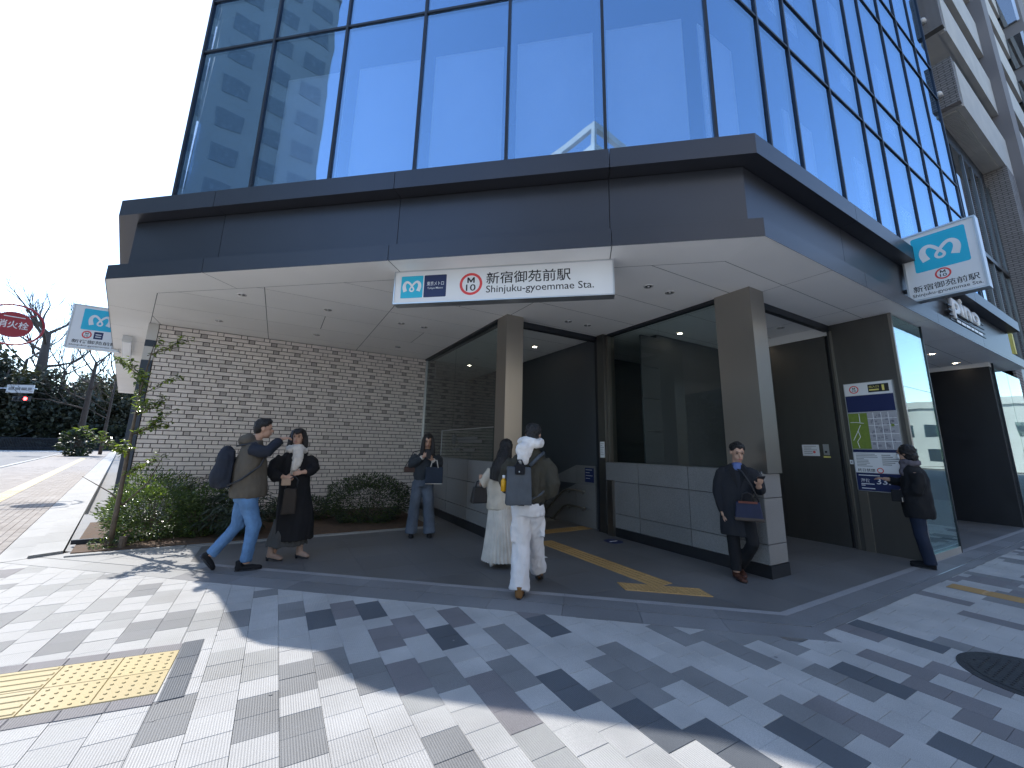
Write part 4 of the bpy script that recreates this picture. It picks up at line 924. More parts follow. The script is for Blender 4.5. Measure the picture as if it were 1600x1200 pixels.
# big-leaved plant: each palmate leaf is a piece
def palmate(L_):
    mb = MB(); n_ = 7; vs = [(0,0,0)]
    for i in range(n_):
        a = math.radians(-115+230*i/(n_-1)); l_ = L_*(1-.28*abs(i-3)/3)
        for k_, (q, dw) in enumerate(((.35,-.17),(.62,-.15),(1,0),(.62,.15),(.35,.17))): vs.append((math.cos(a+dw)*l_*q, math.sin(a+dw)*l_*q, .03*math.cos(i*2)+(-.10*L_ if k_ == 2 else .02*L_)))
    fs = [(0,1+5*i,2+5*i,3+5*i,4+5*i,5+5*i) for i in range(n_)]; mb.add(vs, fs); return mb.mesh('leaf', M['leafd'])
pl = palmate(.2)
for (cx, cy, cz, rx, lab, sd, cnt) in ((-5.85,5.35,.40,.55,'dark big-leaved plant with palmate leaves behind the man in jeans',31,110),(-6.5,6.6,.5,.5,'dark big-leaved plant against the brick wall beside the dark slab',32,45)):
    e_ = empty('big_leaf_plant', (cx,cy,.03), lab, 'plant'); r_ = random.Random(sd); st = MB()
    for i in range(cnt):
        v = rv(r_).normalized(); p = Vector((cx+v.x*rx*r_.uniform(.6,1), cy+v.y*rx*.8, max(.1, cz+v.z*.32)))
        o = link('leaf', pl, e_); dirv = Vector((v.x, v.y, -.25+.5*r_.random())).normalized()
        z_ = (Vector((0,0,1))+v*.5).normalized(); y_ = z_.cross(dirv).normalized(); x_ = y_.cross(z_); s = r_.uniform(.7,1.15)
        R3 = Matrix((x_, y_, z_)).transposed().to_4x4(); o.matrix_basis = Matrix.Translation(p) @ R3 @ Matrix.Scale(s, 4)
        st.tube([(cx+v.x*.06, cy+v.y*.06, .02), ((cx+p.x)/2, (cy+p.y)/2, p.z*.7), p], [.008,.006,.004], 5)
    st.build('stem', M['leafd'], e_)
# young tree at the corner of the bed
def tree_branches(mb, p, d, L_, r0, depth, r_, tips, spread=.6, gravity=.02, seg=6, up=.15):
    pts = [p]; q = p.copy(); dd = d.normalized(); n_ = 4
    for i in range(n_):
        dd = (dd+rv(r_)*.14+Vector((0,0,up*.3))).normalized(); q = q+dd*L_/n_; pts.append(q.copy())
    mb.tube(pts, [r0*(1-.5*i/n_) for i in range(n_+1)], seg)
    tips.append((pts, depth))
    if depth <= 0: return
    k_ = r_.choice((2,3,3)) if depth > 1 else r_.choice((2,3))
    for i in range(k_):
        b = pts[r_.choice((2,3,4,4))]; nd = (dd+rv(r_)*spread*1.4+Vector((0,0,up))).normalized()
        tree_branches(mb, b, nd, L_*r_.uniform(.55,.78), r0*.52, depth-1, r_, tips, spread, gravity, max(4,seg-1), up)
r_ = random.Random(14); TB_ = Vector((-7.28,4.98,.02)); yt = empty('young_tree', TB_, 'slim young tree with sparse yellow-green leaves in the bed corner', 'tree')
mb = MB(); trunk = [TB_, TB_+Vector((-.01,.05,.5)), TB_+Vector((-.03,.12,1.0)), TB_+Vector((-.06,.22,1.6)), TB_+Vector((-.08,.32,2.3)), TB_+Vector((-.05,.4,3.0))]
mb.tube(trunk, [.036,.03,.026,.02,.014,.006], 8); mb.tube([TB_+Vector((.03,.1,.55)), TB_+Vector((-.15,.2,.72)), TB_+Vector((-.5,.25,.95))], [.012,.008,.003], 6); mb.tube([TB_+Vector((.03,.1,.55)), TB_+Vector((.25,.15,.85)), TB_+Vector((.35,.2,1.2))], [.014,.01,.005], 6)
tips = []
for z, n2 in ((.95,2),(1.25,3),(1.55,3),(1.85,3),(2.15,3),(2.45,2),(2.8,2)):
    for i in range(n2):
        a = r_.uniform(0, 6.28); b = TB_+Vector((-.035*z, .135*z, z)); tree_branches(mb, b, Vector((math.cos(a), math.sin(a), .55)), r_.uniform(.25,.42), .008, 1, r_, tips, .5, up=.1, seg=5)
me = mb.mesh('trunk', M['bark'], True); link('trunk', me, yt)
lf = MB()
for pts, dep in tips:
    for p in pts[1:]:
        for i in range(r_.choice((3,4,5))):
            d = rv(r_); d.z = d.z*.4-.05; leaf(lf, p+rv(r_)*.03, d, Vector((0,0,1))+rv(r_)*.6, r_.uniform(.05,.1), r_.uniform(.024,.045), 1 if r_.random() < .45 else 0)
lf.build('crown', [M['leaf'], M['leafy']], yt)
mb = MB(); mb.tube([(-7.13,4.9,.0),(-7.13,4.9,.17)], .045, 10); tag(mb.build('stake_stump', M['bark']), 'short wooden stump beside the young tree', 'stump')

# ------------------------------------------------------------------ far end of the left street: park trees, signal, hydrant sign
def at(px, py, dist):
    v = CF*621.61+CR*(px-800)-CU*(py-576.14); L_ = math.hypot(v.x, v.y); return CAM+v*(dist/L_)
def bare(label, base, h, seed, depth=5, spread=.55, r0=.3, lean=(0,0), stub=False, up=.18):
    r_ = random.Random(seed); e_ = empty('bare_tree', base, label, 'tree'); mb = MB(); tips = []; b = Vector(base)
    tr = [b, b+Vector((lean[0]*.3,lean[1]*.3,h*.25)), b+Vector((lean[0]*.6,lean[1]*.6,h*.5)), b+Vector((lean[0],lean[1],h*.72))]
    mb.tube(tr, [r0,r0*.85,r0*.7,r0*.45], 9); mb.build('trunk', M['farbark'], e_, True); mb = MB()
    for z in [.35,.42,.5,.55,.6,.64,.68,.72,.72]:
        k_ = z/.72; p = tr[0].lerp(tr[3], k_); a = r_.uniform(0,6.28)
        tree_branches(mb, p, Vector((math.cos(a), math.sin(a), .9 if z > .6 else .35)), h*(.16 if stub else .2)*r_.uniform(.8,1.2), r0*.3, depth-2, r_, tips, spread, seg=5, up=up)
    mb.build('crown', M['farbark'], e_); return e_
bare('bare street tree with ivy round its foot on the far sidewalk', at(117,712,52), 11.5, 5, 6, .62, .25)
pb = at(40,690,93); pb.z = 0; bare('tall pollarded bare tree rising behind the park evergreens by the red disc sign', pb, 24, 8, 7, .55, .85, (-.6,.1), True, .2)
for i_, (x_, d_, h_) in enumerate(((75,97,17),(8,99,19),(160,100,17),(190,96,16))):
    pb = at(x_,690,d_); pb.z = 0; bare(['bare brown park tree beside the pollarded tree','bare brown park tree behind the red disc sign','bare park tree behind the ivy-footed street tree','bare park tree behind the station corner'][i_], pb, h_, 70+i_, 6, .5, .4)
bare('thin bare tree beside the left sign box', Vector((-20.3,52,0)), 10, 12, 6, .5, .15)
iv = shrub('ivy_clump', 'bushy ivy round the foot of the far bare street tree', tuple(at(117,712,51.8))[:2]+(1.1,), (1.1,1.1,1.2), 900, .3, .2, [M['leafd'],M['leaf']], 41)
iv['category'] = 'ivy'
M['farleaf'] = leafmat('far_dark_leaf', (.036,.044,.030), .6, .1, .4); M['farleaf2'] = leafmat('far_olive_leaf', (.075,.072,.045), .6, .15, .4)
def evergreen(i, base, h, w_, seed, n_=1500):
    r_ = random.Random(seed); labs = ['dark evergreen park tree', 'rounded evergreen park tree', 'olive green park tree']
    e_ = empty('evergreen_tree', base, labs[i%3]+' in the dense wall of trees across the far road', 'tree', ['dark evergreens in the park','rounded evergreens in the park','olive trees in the park'][i%3])
    mb = MB(); b = Vector(base); mb.tube([b, b+Vector((0,0,h*.5)), b+Vector((.2,0,h*.85))], [.35,.25,.08], 7); mb.build('trunk', M['farbark'], e_)
    mb = MB(); cl = [(rv(r_), r_.uniform(.5,1)) for k_ in range(16)]
    for k_ in range(n_):
        c, s = r_.choice(cl); v = Vector((c.x*w_*.75, c.y*w_*.75, c.z*h*.38))+rv(r_).normalized()*s*w_*.42*r_.random()**.4
        p = b+Vector((0,0,h*.52))+v
        if p.z < .3: p.z = r_.uniform(.3,2)
        leaf(mb, p, rv(r_), Vector((0,0,1))+rv(r_), r_.uniform(.35,.75), r_.uniform(.22,.45), 1 if r_.random() < .12 else 0)
    mb.build('crown', [M['farleaf'], M['farleaf2']] if i % 3 != 2 else [M['farleaf2'], M['farleaf']], e_)
k_ = 0
for px, dist, h, w_ in [(-70,88,15,6),(-20,84,12,6),(25,86,11,6),(70,84,10,5.5),(105,92,12,6),(140,88,11,5.5),(175,95,13,6),(205,90,12,6),(240,95,13,6),(0,108,13,7),(55,112,12,7),(120,112,14,7),(185,115,15,7),(-120,92,16,7),(-180,95,16,7)]:
    p = at(px, 690, dist); p.z = 0; evergreen(k_, p, h, w_, 100+k_, 3600); k_ += 1
for px, dist, h, w_ in [(-320,70,14,6),(-480,48,12,6)]:
    p = at(px, 690, dist); p.z = 0; evergreen(k_, p, h, w_, 100+k_, 900); k_ += 1
for u_, v_ in ((-27,9),(-29,15),(-28,21),(-30,27),(-33,33),(-26,3)):
    evergreen(k_, Vector((u_,v_,0)), 9.5, 4.5, 100+k_, 900); k_ += 1
# hedge masses closing the gaps low down, and the park fence
for i, px in enumerate((-120,-40,40,110,180,250)):
    p = at(px, 690, 82); shrub('park_hedge', 'clipped dark hedge behind the park fence', (p.x,p.y,1.4), (6,3.5,1.9), 2600, .6, .45, [M['farleaf'],M['farleaf2']], 60+i, 'hedges behind the park fence')
fn = empty('park_fence', at(60,700,76), 'dark metal park fence of thin upright bars along the far road', 'fence')
fa, fb = at(-60,700,76), at(260,700,76); fa.z = fb.z = 0
for i in range(151):
    p = fa.lerp(fb, i/150); bxp('bar', M['frame'], p.x-.03, p.x+.03, p.y-.03, p.y+.03, 0, 1.5, parent=fn)
for z in (.25,1.4): mb = MB(); mb.tube([fa+Vector((0,0,z)), fb+Vector((0,0,z))], .04, 5); mb.build('rail', M['frame'], fn)
# traffic signal
sp = at(34,622,58); sgn = empty('traffic_signal', (sp.x-3.0,sp.y-2,0), 'horizontal traffic signal showing red with a white name board above', 'traffic light')
er = Vector((CR.x,CR.y,0)).normalized(); ed = Vector((-er.y,er.x,0))
def exf(p): q = sp+er*p[0]+ed*p[1]; return Vector((q.x,q.y,p[2]))
q = MB(exf); q.tube([(-4,0,0),(-4,0,6.2)], .11, 8); q.tube([(-4,0,5.9),(1.2,0,5.9)], .05, 6); q.build('pole', M['alu'], sgn)
q = MB(exf); q.box(-.75,.75,-.12,.12,4.75,5.2); q.build('housing', M['frame'], sgn)
for x, mm in ((.5,'siglamp'),(0,'frame'),(-.5,'frame')): q = MB(exf); q.ell((x,-.14,4.97),(.17,.05,.17)); q.build('lens', M[mm], sgn, True)
q = MB(exf); q.box(-1.6,.9,-.04,.04,5.5,6.25); q.build('name_board', M['white'], sgn)
for a, b in ((-1.4,-.9),(-.8,-.3),(-.2,.3),(.4,.75)): q = MB(exf); q.box(a,b,-.05,-.041,5.75,6.0); q.build('print_line', M['grey'], sgn)
# round red hydrant sign on its pole
hp = at(20,507,19.8); hs_ = empty('hydrant_sign', (hp.x-.9,hp.y+.1,0), 'round red hydrant sign with white characters in a thin ring', 'sign')
hn = (CAM-hp); hn.z = 0; hn.normalize(); hx = Vector((-hn.y,hn.x,0))
HK = 1.36
FH = lambda x, y, out: hp+hx*x*HK+Vector((0,0,y*HK))+hn*out
mb = MB(); sg_ = 32; mb.v = [FH(.30*math.cos(2*math.pi*i/sg_), .30*math.sin(2*math.pi*i/sg_), o_) for o_ in (.012,-.012) for i in range(sg_)]
mb.f = [tuple(range(sg_)), tuple(range(2*sg_-1,sg_-1,-1))]+[(i,i+sg_,(i+1)%sg_+sg_,(i+1)%sg_) for i in range(sg_)]; mb.mi = [0]*len(mb.f); me = mb.mesh('disc', M['signred']); fixn(me); link('disc', me, hs_)
mb = MB(); mb.tube([FH(.47*math.cos(2*math.pi*i/40), .47*math.sin(2*math.pi*i/40), 0) for i in range(41)], .03, 6); mb.build('ring', M['signred'], hs_)
for a in (45,135,225,315): mb = MB(); a = math.radians(a); mb.tube([FH(.3*math.cos(a),.3*math.sin(a),0), FH(.43*math.cos(a),.43*math.sin(a),0)], .016, 5); mb.build('spoke', M['signred'], hs_)
text('消火栓', FH, -.235, .235, -.09, .09, M['white'], hs_, .014, .01); rrect(FH, -.16, .16, .17, .19, M['white'], hs_, .014, name='print_line')
mb = MB(); mb.tube([FH(-.43,0,0), FH(-.9,0,0)], .03, 8); mb.tube([FH(-.9,-hp.z/HK,0), FH(-.9,.6,0)], .045, 10); mb.build('pole', M['alu'], hs_, True)
# ------------------------------------------------------------------ people
def fab(name, c, rough=.85, bs=180, bump=.25, var=.14, vs=7): 
    m_ = mat(name, c, rough, var=var, vs=vs, bump=bump, bs=bs, spec=.25); return m_
M['skin'] = mat('skin', (.50,.31,.225), .5, var=.06, vs=14, spec=.35); M['hair'] = mat('black_hair', (.012,.011,.012), .38, var=.3, vs=30, stretch=(9,9,1), bump=.7, bs=60, spec=.5)
M['lips'] = mat('lips', (.36,.12,.11), .5); M['eye'] = mat('dark_eye', (.02,.017,.015), .2)
def ax3(x, z):
    x = Vector(x).normalized(); z = Vector(z); y = z.cross(x).normalized(); z = x.cross(y); return Matrix((x, y, z)).transposed()
class Person:
    def __init__(s, label, base, er, face, head, neck):
        s.b = Vector((base[0], base[1], 0)); s.er = Vector((er[0], er[1], 0)).normalized(); s.ed = Vector((-s.er.y, s.er.x, 0))
        s.root = empty('person', s.b, label, 'person'); s.body = MB(); s.f = s.dir(face); s.r = Vector((s.f.y, -s.f.x, 0)).normalized()
        s.hc = s.J(*head); s.nk = s.J(*neck); s.seed = hash_(label)
    def J(s, a, b, z): return s.b+s.er*a+s.ed*b+Vector((0,0,z))
    def dir(s, d): v = s.er*d[0]+s.ed*d[1]+Vector((0,0,d[2] if len(d) > 2 else 0)); return v.normalized()
    def head(s, tilt=0, k=1.0):
        f = (s.f+Vector((0,0,tilt))).normalized(); up = s.r.cross(f).normalized(); R = ax3(s.r, up); c = s.hc; mb = s.body; s.hf, s.hu = f, up
        mb.ell(c+up*.02*k-f*.008, (.074*k,.096*k,.104*k), R, 18, 12); mb.ell(c+f*.03*k-up*.055*k, (.058*k,.062*k,.068*k), R); mb.ell(c+f*.055*k-up*.098*k, (.026*k,.026*k,.02*k), R)
        mb.ell(c+f*.1*k-up*.028*k, (.012*k,.017*k,.024*k), R); mb.ell(c+f*.083*k+up*.024*k, (.05*k,.014*k,.012*k), R); mb.ell(c+f*.086*k-up*.07*k, (.026*k,.013*k,.012*k), R)
        for q in (-1,1): mb.ell(c+s.r*q*.077*k-up*.01*k-f*.012*k, (.01*k,.02*k,.03*k), R)
        mb.tube([c-up*.06*k-f*.015, s.nk], [.052*k,.056*k], 12)
        for q in (-1,1):
            e_ = MB(); e_.ell(c+f*.087*k+s.r*q*.031*k+up*.003*k, (.013*k,.007*k,.007*k), R, 10, 6); e_.build('eye', M['eye'], s.root, True)
            e_ = MB(); e_.ell(c+f*.092*k+s.r*q*.031*k+up*.027*k, (.019*k,.006*k,.004*k), R, 10, 5); e_.build('eyebrow', M['hair'], s.root, True)
        e_ = MB(); e_.ell(c+f*.094*k-up*.068*k, (.022*k,.007*k,.007*k), R, 10, 6); e_.build('mouth', M['lips'], s.root, True)
    def hand(s, wr, d, n, side=1, curl=.5, k=.95):
        """wr wrist, d pointing direction, n back-of-hand normal, side +-1 puts the thumb"""
        d = d.normalized(); ac = n.cross(d).normalized()*side; n = n.normalized(); mb = s.body
        mb.tube([wr-d*.06, wr+d*.015*k], [.029,.026], 10); mb.ell(wr+d*.05*k, (.05*k,.038*k,.016*k), ax3(d, n), 12, 8)
        for i, (o_, L_) in enumerate(((.029,.068),(.010,.077),(-.010,.072),(-.028,.056))):
            p = wr+d*(.088-.004*abs(i-1))*k+ac*o_*k; d1 = (d-n*curl*.7).normalized(); d2 = (d-n*curl*1.9).normalized()
            mb.tube([p-d*.03*k, p, p+d1*L_*.45*k, p+d1*L_*.45*k+d2*L_*.5*k], [.0098*k,.0095*k,.0088*k,.0072*k], 8)
        t0 = wr+d*.028*k+ac*.03*k; td = (d*.65+ac*.7-n*.25*curl).normalized(); mb.tube([t0-ac*.015, t0+td*.034*k, t0+td*.034*k+(td*.5+d*.6-n*curl*.4).normalized()*.032*k], [.013*k,.0115*k,.009*k], 8)
    def done(s, spine, limbs):
        mb = s.body
        mb.tube(spine, [.09]+[.10]*(len(spine)-2)+[.05], 12)
        for l_ in limbs: mb.tube(l_[0], l_[1], 10)
        remesh(mb, 'body', M['skin'], s.root, .0068, 2)
    def garm(s, mb, name, m_, vox=.012, sm=3, wr=.006, ws=(9,9,5)): return remesh(mb, name, m_, s.root, vox, sm, wr*1.5, ws, s.seed)
    def rings(s, L_, wdir):
        w_ = s.dir(wdir); d_ = Vector((-w_.y, w_.x, 0)); return [(s.J(a,b,z), w_*hw, d_*hd) for a,b,z,hw,hd in L_]
    def shoe(s, heel, toe, m_, h=.07, w_=.045, lift=0, sole=None):
        H, T = s.J(*heel), s.J(*toe); d = (T-H); L_ = d.length; d.normalize(); R = ax3(d, (0,0,1)); up = R @ Vector((0,0,1)); mb = MB()
        mb.ell(H+d*.04+up*h*.62, (.048,w_*.86,h*.75), R); mb.ell(H+d*L_*.5+up*h*.45, (L_*.42,w_*.9,h*.5), R); mb.ell(T-d*.055+up*h*.36, (.065,w_,h*.42), R); mb.tube([H+d*.04+up*h*.6, H+d*.03+up*(h+.05)], [w_*.85,w_*.85], 10)
        sh_ = remesh(mb, 'shoe', m_, s.root, .008, 2)
        sb = MB(); n_ = 20; pts = []
        for i in range(n_):
            t = 2*math.pi*i/n_; x = L_*.5+math.cos(t)*L_*.52; y = math.sin(t)*w_*(1.02 if math.cos(t) > -.2 else .85); pts.append(H+d*x+(R @ Vector((0,1,0)))*y)
        sb.v = [p+up*z for z in (0,.018) for p in pts]; sb.f = [tuple(range(n_-1,-1,-1)), tuple(range(n_,2*n_))]+[(i,(i+1)%n_,(i+1)%n_+n_,i+n_) for i in range(n_)]; sb.mi = [0]*len(sb.f)
        sb.build('sole', sole or M['frame'], sh_)
def hash_(t): return sum(ord(c)*(i+1) for i, c in enumerate(t)) % 97
def rbox(mb, c, x, y, z, hx, hy, hz, taper=1.0):
    """soft box: c centre, unit axes x,y,z; top scaled by taper"""
    vs = []
    for sz in (-1,1):
        k = taper if sz > 0 else 1
        for sx, sy in ((-1,-1),(1,-1),(1,1),(-1,1)): vs.append(c+x*sx*hx*k+y*sy*hy*(k if taper < 1 else 1)+z*sz*hz)
    mb.add(vs, [(3,2,1,0),(4,5,6,7),(0,1,5,4),(1,2,6,5),(2,3,7,6),(3,0,4,7)])
Z = Vector((0,0,1))
jeans = fab('blue_denim', (.105,.215,.40), .8, 260, .3, .22, 9); blackf = fab('black_wool', (.014,.015,.018)); navyf = fab('navy_cloth', (.022,.027,.04))

# 1 --- man in olive jacket and pale jeans, arms raised, backpack
p = Person('person in olive jacket and blue jeans with both arms raised, striding by the brick wall', (-5.56,3.17), (1,.02), (1,.12), (-.04,0,1.68), (-.11,0,1.52))
p.head(-.02)
p.hand(p.J(.17,-.12,1.55), p.dir((.95,.25,.25)), p.dir((0,-.4,1)), 1, .8); p.hand(p.J(.17,.1,1.55), p.dir((.95,-.25,.25)), p.dir((0,.4,1)), -1, .8)
p.done([p.J(-.12,0,.85), p.J(-.12,0,1.15), p.J(-.12,0,1.4), p.J(-.11,0,1.55)], [([p.J(-.13,-.16,1.42), p.J(.04,-.24,1.40), p.J(.16,-.13,1.54)], [.05,.04,.03]), ([p.J(-.13,.16,1.42), p.J(.04,.24,1.40), p.J(.16,.11,1.54)], [.05,.04,.03]),
  ([p.J(-.12,-.09,.88), p.J(.0,-.09,.52), p.J(-.03,-.09,.08)], [.07,.05,.04]), ([p.J(-.12,.09,.88), p.J(-.17,.09,.5), p.J(-.41,.09,.17)], [.07,.05,.04])])
mb = MB(); mb.loft(p.rings([(-.105,0,.84,.195,.20),(-.105,0,.9,.2,.205),(-.115,0,1.05,.20,.195),(-.125,0,1.25,.215,.18),(-.13,0,1.40,.20,.135),(-.12,0,1.48,.14,.10),(-.11,0,1.53,.085,.085)], (0,1)))
mb.ell(p.J(-.19,0,1.52), (.10,.13,.085)); p.garm(mb, 'jacket', fab('olive_grey_jacket', (.105,.092,.075)), wr=.009)
mb = MB()
for q in (-1,1): mb.tube([p.J(-.14,q*.16,1.42), p.J(-.04,q*.22,1.40), p.J(.04,q*.245,1.39), p.J(.12,q*.18,1.49), p.J(.155,q*.14,1.53)], [.085,.078,.07,.06,.05], 12)
p.garm(mb, 'sleeves', navyf)
mb = MB(); mb.loft(p.rings([(-.11,0,.98,.15,.13),(-.12,0,.86,.165,.15),(-.12,0,.78,.15,.13)], (0,1)))
mb.tube([p.J(-.11,-.085,.84), p.J(-.06,-.09,.68), p.J(.0,-.09,.52), p.J(-.02,-.09,.3), p.J(-.035,-.09,.1)], [.105,.095,.08,.068,.064], 14)
mb.tube([p.J(-.13,.085,.84), p.J(-.15,.09,.68), p.J(-.17,.09,.5), p.J(-.28,.09,.34), p.J(-.40,.09,.18)], [.105,.095,.08,.068,.062], 14)
p.garm(mb, 'trousers', jeans, wr=.007, ws=(14,14,9))
p.shoe((-.13,-.09,.0), (.14,-.09,.0), blackf); p.shoe((-.50,.09,.17), (-.36,.09,.0), blackf)
mb = MB(); mb.ell(p.hc+Z*.045-p.f*.02, (.094,.088,.085)); mb.ell(p.hc+Z*.0-p.f*.06, (.06,.085,.08)); mb.ell(p.hc+Z*.09+p.f*.03, (.06,.065,.04)); p.garm(mb, 'hair', M['hair'], .008, 2, .006, (30,30,30))
bp = empty('backpack', p.J(-.4,0,.95), 'black backpack worn by the person in olive jacket', 'backpack'); mb = MB(); mb.ell(p.J(-.39,0,1.25), (.105,.15,.21)); mb.ell(p.J(-.40,0,1.12), (.115,.155,.19)); mb.ell(p.J(-.47,0,1.08), (.06,.12,.13)); rbox(mb, p.J(-.35,0,1.18), p.er, p.ed, Z, .05, .13, .22, .85)
remesh(mb, 'bag', navyf, bp, .012, 8, .006, (9,9,6), 3)
for q in (-1,1): mb = MB(); mb.tube([p.J(-.3,q*.1,1.45), p.J(-.1,q*.135,1.5), p.J(.03,q*.17,1.36), p.J(-.02,q*.215,1.22), p.J(-.2,q*.22,1.06), p.J(-.33,q*.15,.99)], .012, 6); mb.build('strap', M['frame'], bp, True)
ph = empty('smartphone', p.J(.27,-.02,1.56), 'blue grey smartphone held up by the person in olive jacket', 'phone'); mb = MB(lambda v: p.J(.285+v[0]*.3, v[1], 1.6+v[2])); mb.bbox(-.012,.012,-.04,.04,-.07,.07,.004); mb.build('case', fab('phone_blue', (.05,.09,.16), .4), ph); mb = MB(lambda v: p.J(.285+v[0]*.3, v[1], 1.6+v[2])); mb.box(-.016,-.0125,-.036,.036,-.066,.066); mb.build('screen', M['ink'], ph)

# 2 --- woman in long black coat, white scarf
p = Person('person in long black coat and fluffy white scarf standing before the brick wall', (-5.16,3.45), (1,-.04), (-.3,-1), (-.02,0,1.585), (-.02,0,1.42))
p.head(.0, .96)
p.hand(p.J(-.13,-.19,1.06), p.dir((.9,-.35,-.1)), p.dir((.1,-.9,.4)), 1, .9, .85); p.hand(p.J(.08,-.19,1.12), p.dir((-.9,-.3,-.1)), p.dir((.1,-.9,.4)), -1, .9, .85)
p.done([p.J(.03,0,.8), p.J(0,0,1.1), p.J(-.03,0,1.3), p.J(-.02,0,1.44)], [([p.J(-.18,0,1.3), p.J(-.26,-.05,1.13), p.J(-.14,-.18,1.06)], [.04,.035,.028]), ([p.J(.13,0,1.3), p.J(.2,-.05,1.17), p.J(.09,-.18,1.12)], [.04,.035,.028]), ([p.J(-.04,0,.85), p.J(-.08,0,.45), p.J(-.15,0,.06)], [.06,.045,.035]), ([p.J(.1,0,.85), p.J(.13,0,.45), p.J(.17,.0,.06)], [.06,.045,.035])])
mb = MB(); mb.loft(p.rings([(.07,0,.24,.245,.19),(.065,0,.4,.235,.18),(.04,0,.7,.21,.155),(.01,0,.93,.19,.14),(-.01,0,1.15,.2,.14),(-.03,0,1.29,.19,.115),(-.03,0,1.37,.13,.09),(-.02,0,1.42,.07,.065)], (1,.1)), 28)
for L_ in ([p.J(-.19,0,1.31), p.J(-.255,-.03,1.22), p.J(-.285,-.06,1.12), p.J(-.22,-.15,1.06), p.J(-.165,-.185,1.055)], [p.J(.13,0,1.31), p.J(.19,-.03,1.24), p.J(.215,-.06,1.17), p.J(.16,-.15,1.13), p.J(.115,-.18,1.12)]): mb.tube(L_, [.07,.08,.082,.07,.05], 12)
p.garm(mb, 'coat', blackf, wr=.011, ws=(10,10,2))
mb = MB(); mb.loft(p.rings([(-.02,.02,.5,.17,.13),(-.0,.02,.30,.23,.17),(.0,.02,.17,.25,.18)], (1,.1)), 24); p.garm(mb, 'skirt', fab('grey_tulle', (.075,.078,.08), .9), .01, 2, .012, (16,16,2))
scf = fab('white_knit', (.66,.63,.58), .95, 90, .7); mb = MB(); n_ = 14
for i in range(n_):
    t = 2*math.pi*i/n_; mb.ell(p.nk+p.er*math.cos(t)*.085+p.ed*math.sin(t)*.075+Z*(.015*math.sin(3*t)), (.06,.06,.055))
mb.tube([p.J(-.02,-.11,1.40), p.J(-.02,-.15,1.28), p.J(-.03,-.165,1.14)], [.05,.045,.04], 10); mb.tube([p.J(.02,-.11,1.40), p.J(.03,-.15,1.3), p.J(.015,-.17,1.2)], [.045,.04,.035], 10); p.garm(mb, 'scarf', scf, .011, 3, .01, (24,24,24))
mb = MB()
for i in range(9): mb.tube([p.J(-.055+.012*i,-.165,1.17), p.J(-.07+.013*i,-.172,1.08)], .004, 5)
mb.build('scarf_fringe', scf, p.root)
mb = MB(); c = p.hc; mb.ell(c+Z*.035-p.f*.025, (.092,.09,.095)); 
for q in (-1,1): mb.tube([c+Z*.06+p.r*q*.06+p.f*.03, c+p.r*q*.092-p.f*.0, c-Z*.12+p.r*q*.1, c-Z*.24+p.r*q*.12-p.f*.02], [.035,.032,.04,.03], 10)
mb.ell(c-Z*.1-p.f*.06, (.09,.06,.16)); mb.ell(c+Z*.085+p.f*.03, (.075,.07,.035)); mb.tube([c+Z*.075+p.f*.075-p.r*.045, c+Z*.055+p.f*.095, c+Z*.075+p.f*.075+p.r*.045], .022, 8); p.garm(mb, 'hair', M['hair'], .008, 3, .004, (40,40,6))
boot = fab('beige_leather', (.33,.235,.19), .5, 60, .1)
for x0, x1 in ((-.17,-.07),(.165,.24)):
    p.shoe((x0-.05,-.02,.035), (x1+.03,-.09,.0), boot, .075, .04); mb = MB(); mb.tube([p.J(x0-.01,-.03,.06), p.J(x0-.005,-.02,.16), p.J(x0,-.01,.26)], [.042,.04,.046], 12); p.garm(mb, 'boot_shaft', boot, .009, 2, 0)
    mb = MB(); mb.tube([p.J(x0-.035,-.025,.0), p.J(x0-.035,-.025,.05)], [.014,.024], 8); mb.build('heel', M['frame'], p.root)
bg = empty('handbag', p.J(-.03,-.24,.6), 'dark brown pouch bag held before the long black coat', 'bag'); mb = MB(); rbox(mb, p.J(-.035,-.235,.76), p.er, p.ed, Z, .085, .05, .16, .85); remesh(mb, 'pouch', fab('dark_brown_suede', (.04,.033,.028)), bg, .01, 8, .006, (12,12,6), 1)
mb = MB(); mb.tube([p.J(-.1,-.22,.9), p.J(-.08,-.22,1.03), p.J(.0,-.22,1.07), p.J(.04,-.22,1.02), p.J(.03,-.22,.9)], .009, 6); mb.build('handle', M['frame'], bg, True)
mb = MB(); rbox(mb, p.J(-.1,-.215,1.0), p.er, p.ed, Z, .055, .03, .045); remesh(mb, 'flap', fab('beige_pouch', (.42,.30,.22)), bg, .008, 4, .003, (20,20,20), 2)

# 3 --- woman in wide grey jeans at the granite wall
p = Person('person in dark jacket and wide faded jeans looking at a phone by the granite wall', (-3.15,4.03), (.95,-.31), (.05,-1), (.035,-.03,1.60), (.03,0,1.43))
p.head(-.35, .95)
p.hand(p.J(-.03,-.17,1.32), p.dir((.5,-.6,.5)), p.dir((-.5,-.6,-.1)), 1, .9, .85); p.hand(p.J(.13,-.17,1.27), p.dir((-.6,-.6,.4)), p.dir((.5,-.6,-.1)), -1, .9, .85)
p.done([p.J(-.01,0,.9), p.J(0,0,1.1), p.J(.02,0,1.3), p.J(.03,0,1.45)], [([p.J(-.13,0,1.34), p.J(-.21,-.03,1.18), p.J(-.05,-.15,1.3)], [.04,.035,.027]), ([p.J(.18,0,1.34), p.J(.24,-.03,1.2), p.J(.14,-.15,1.26)], [.04,.035,.027]), ([p.J(-.09,0,.9), p.J(-.13,0,.47), p.J(-.14,0,.06)], [.06,.05,.04]), ([p.J(.07,0,.9), p.J(.1,0,.47), p.J(.15,0,.06)], [.06,.05,.04])])
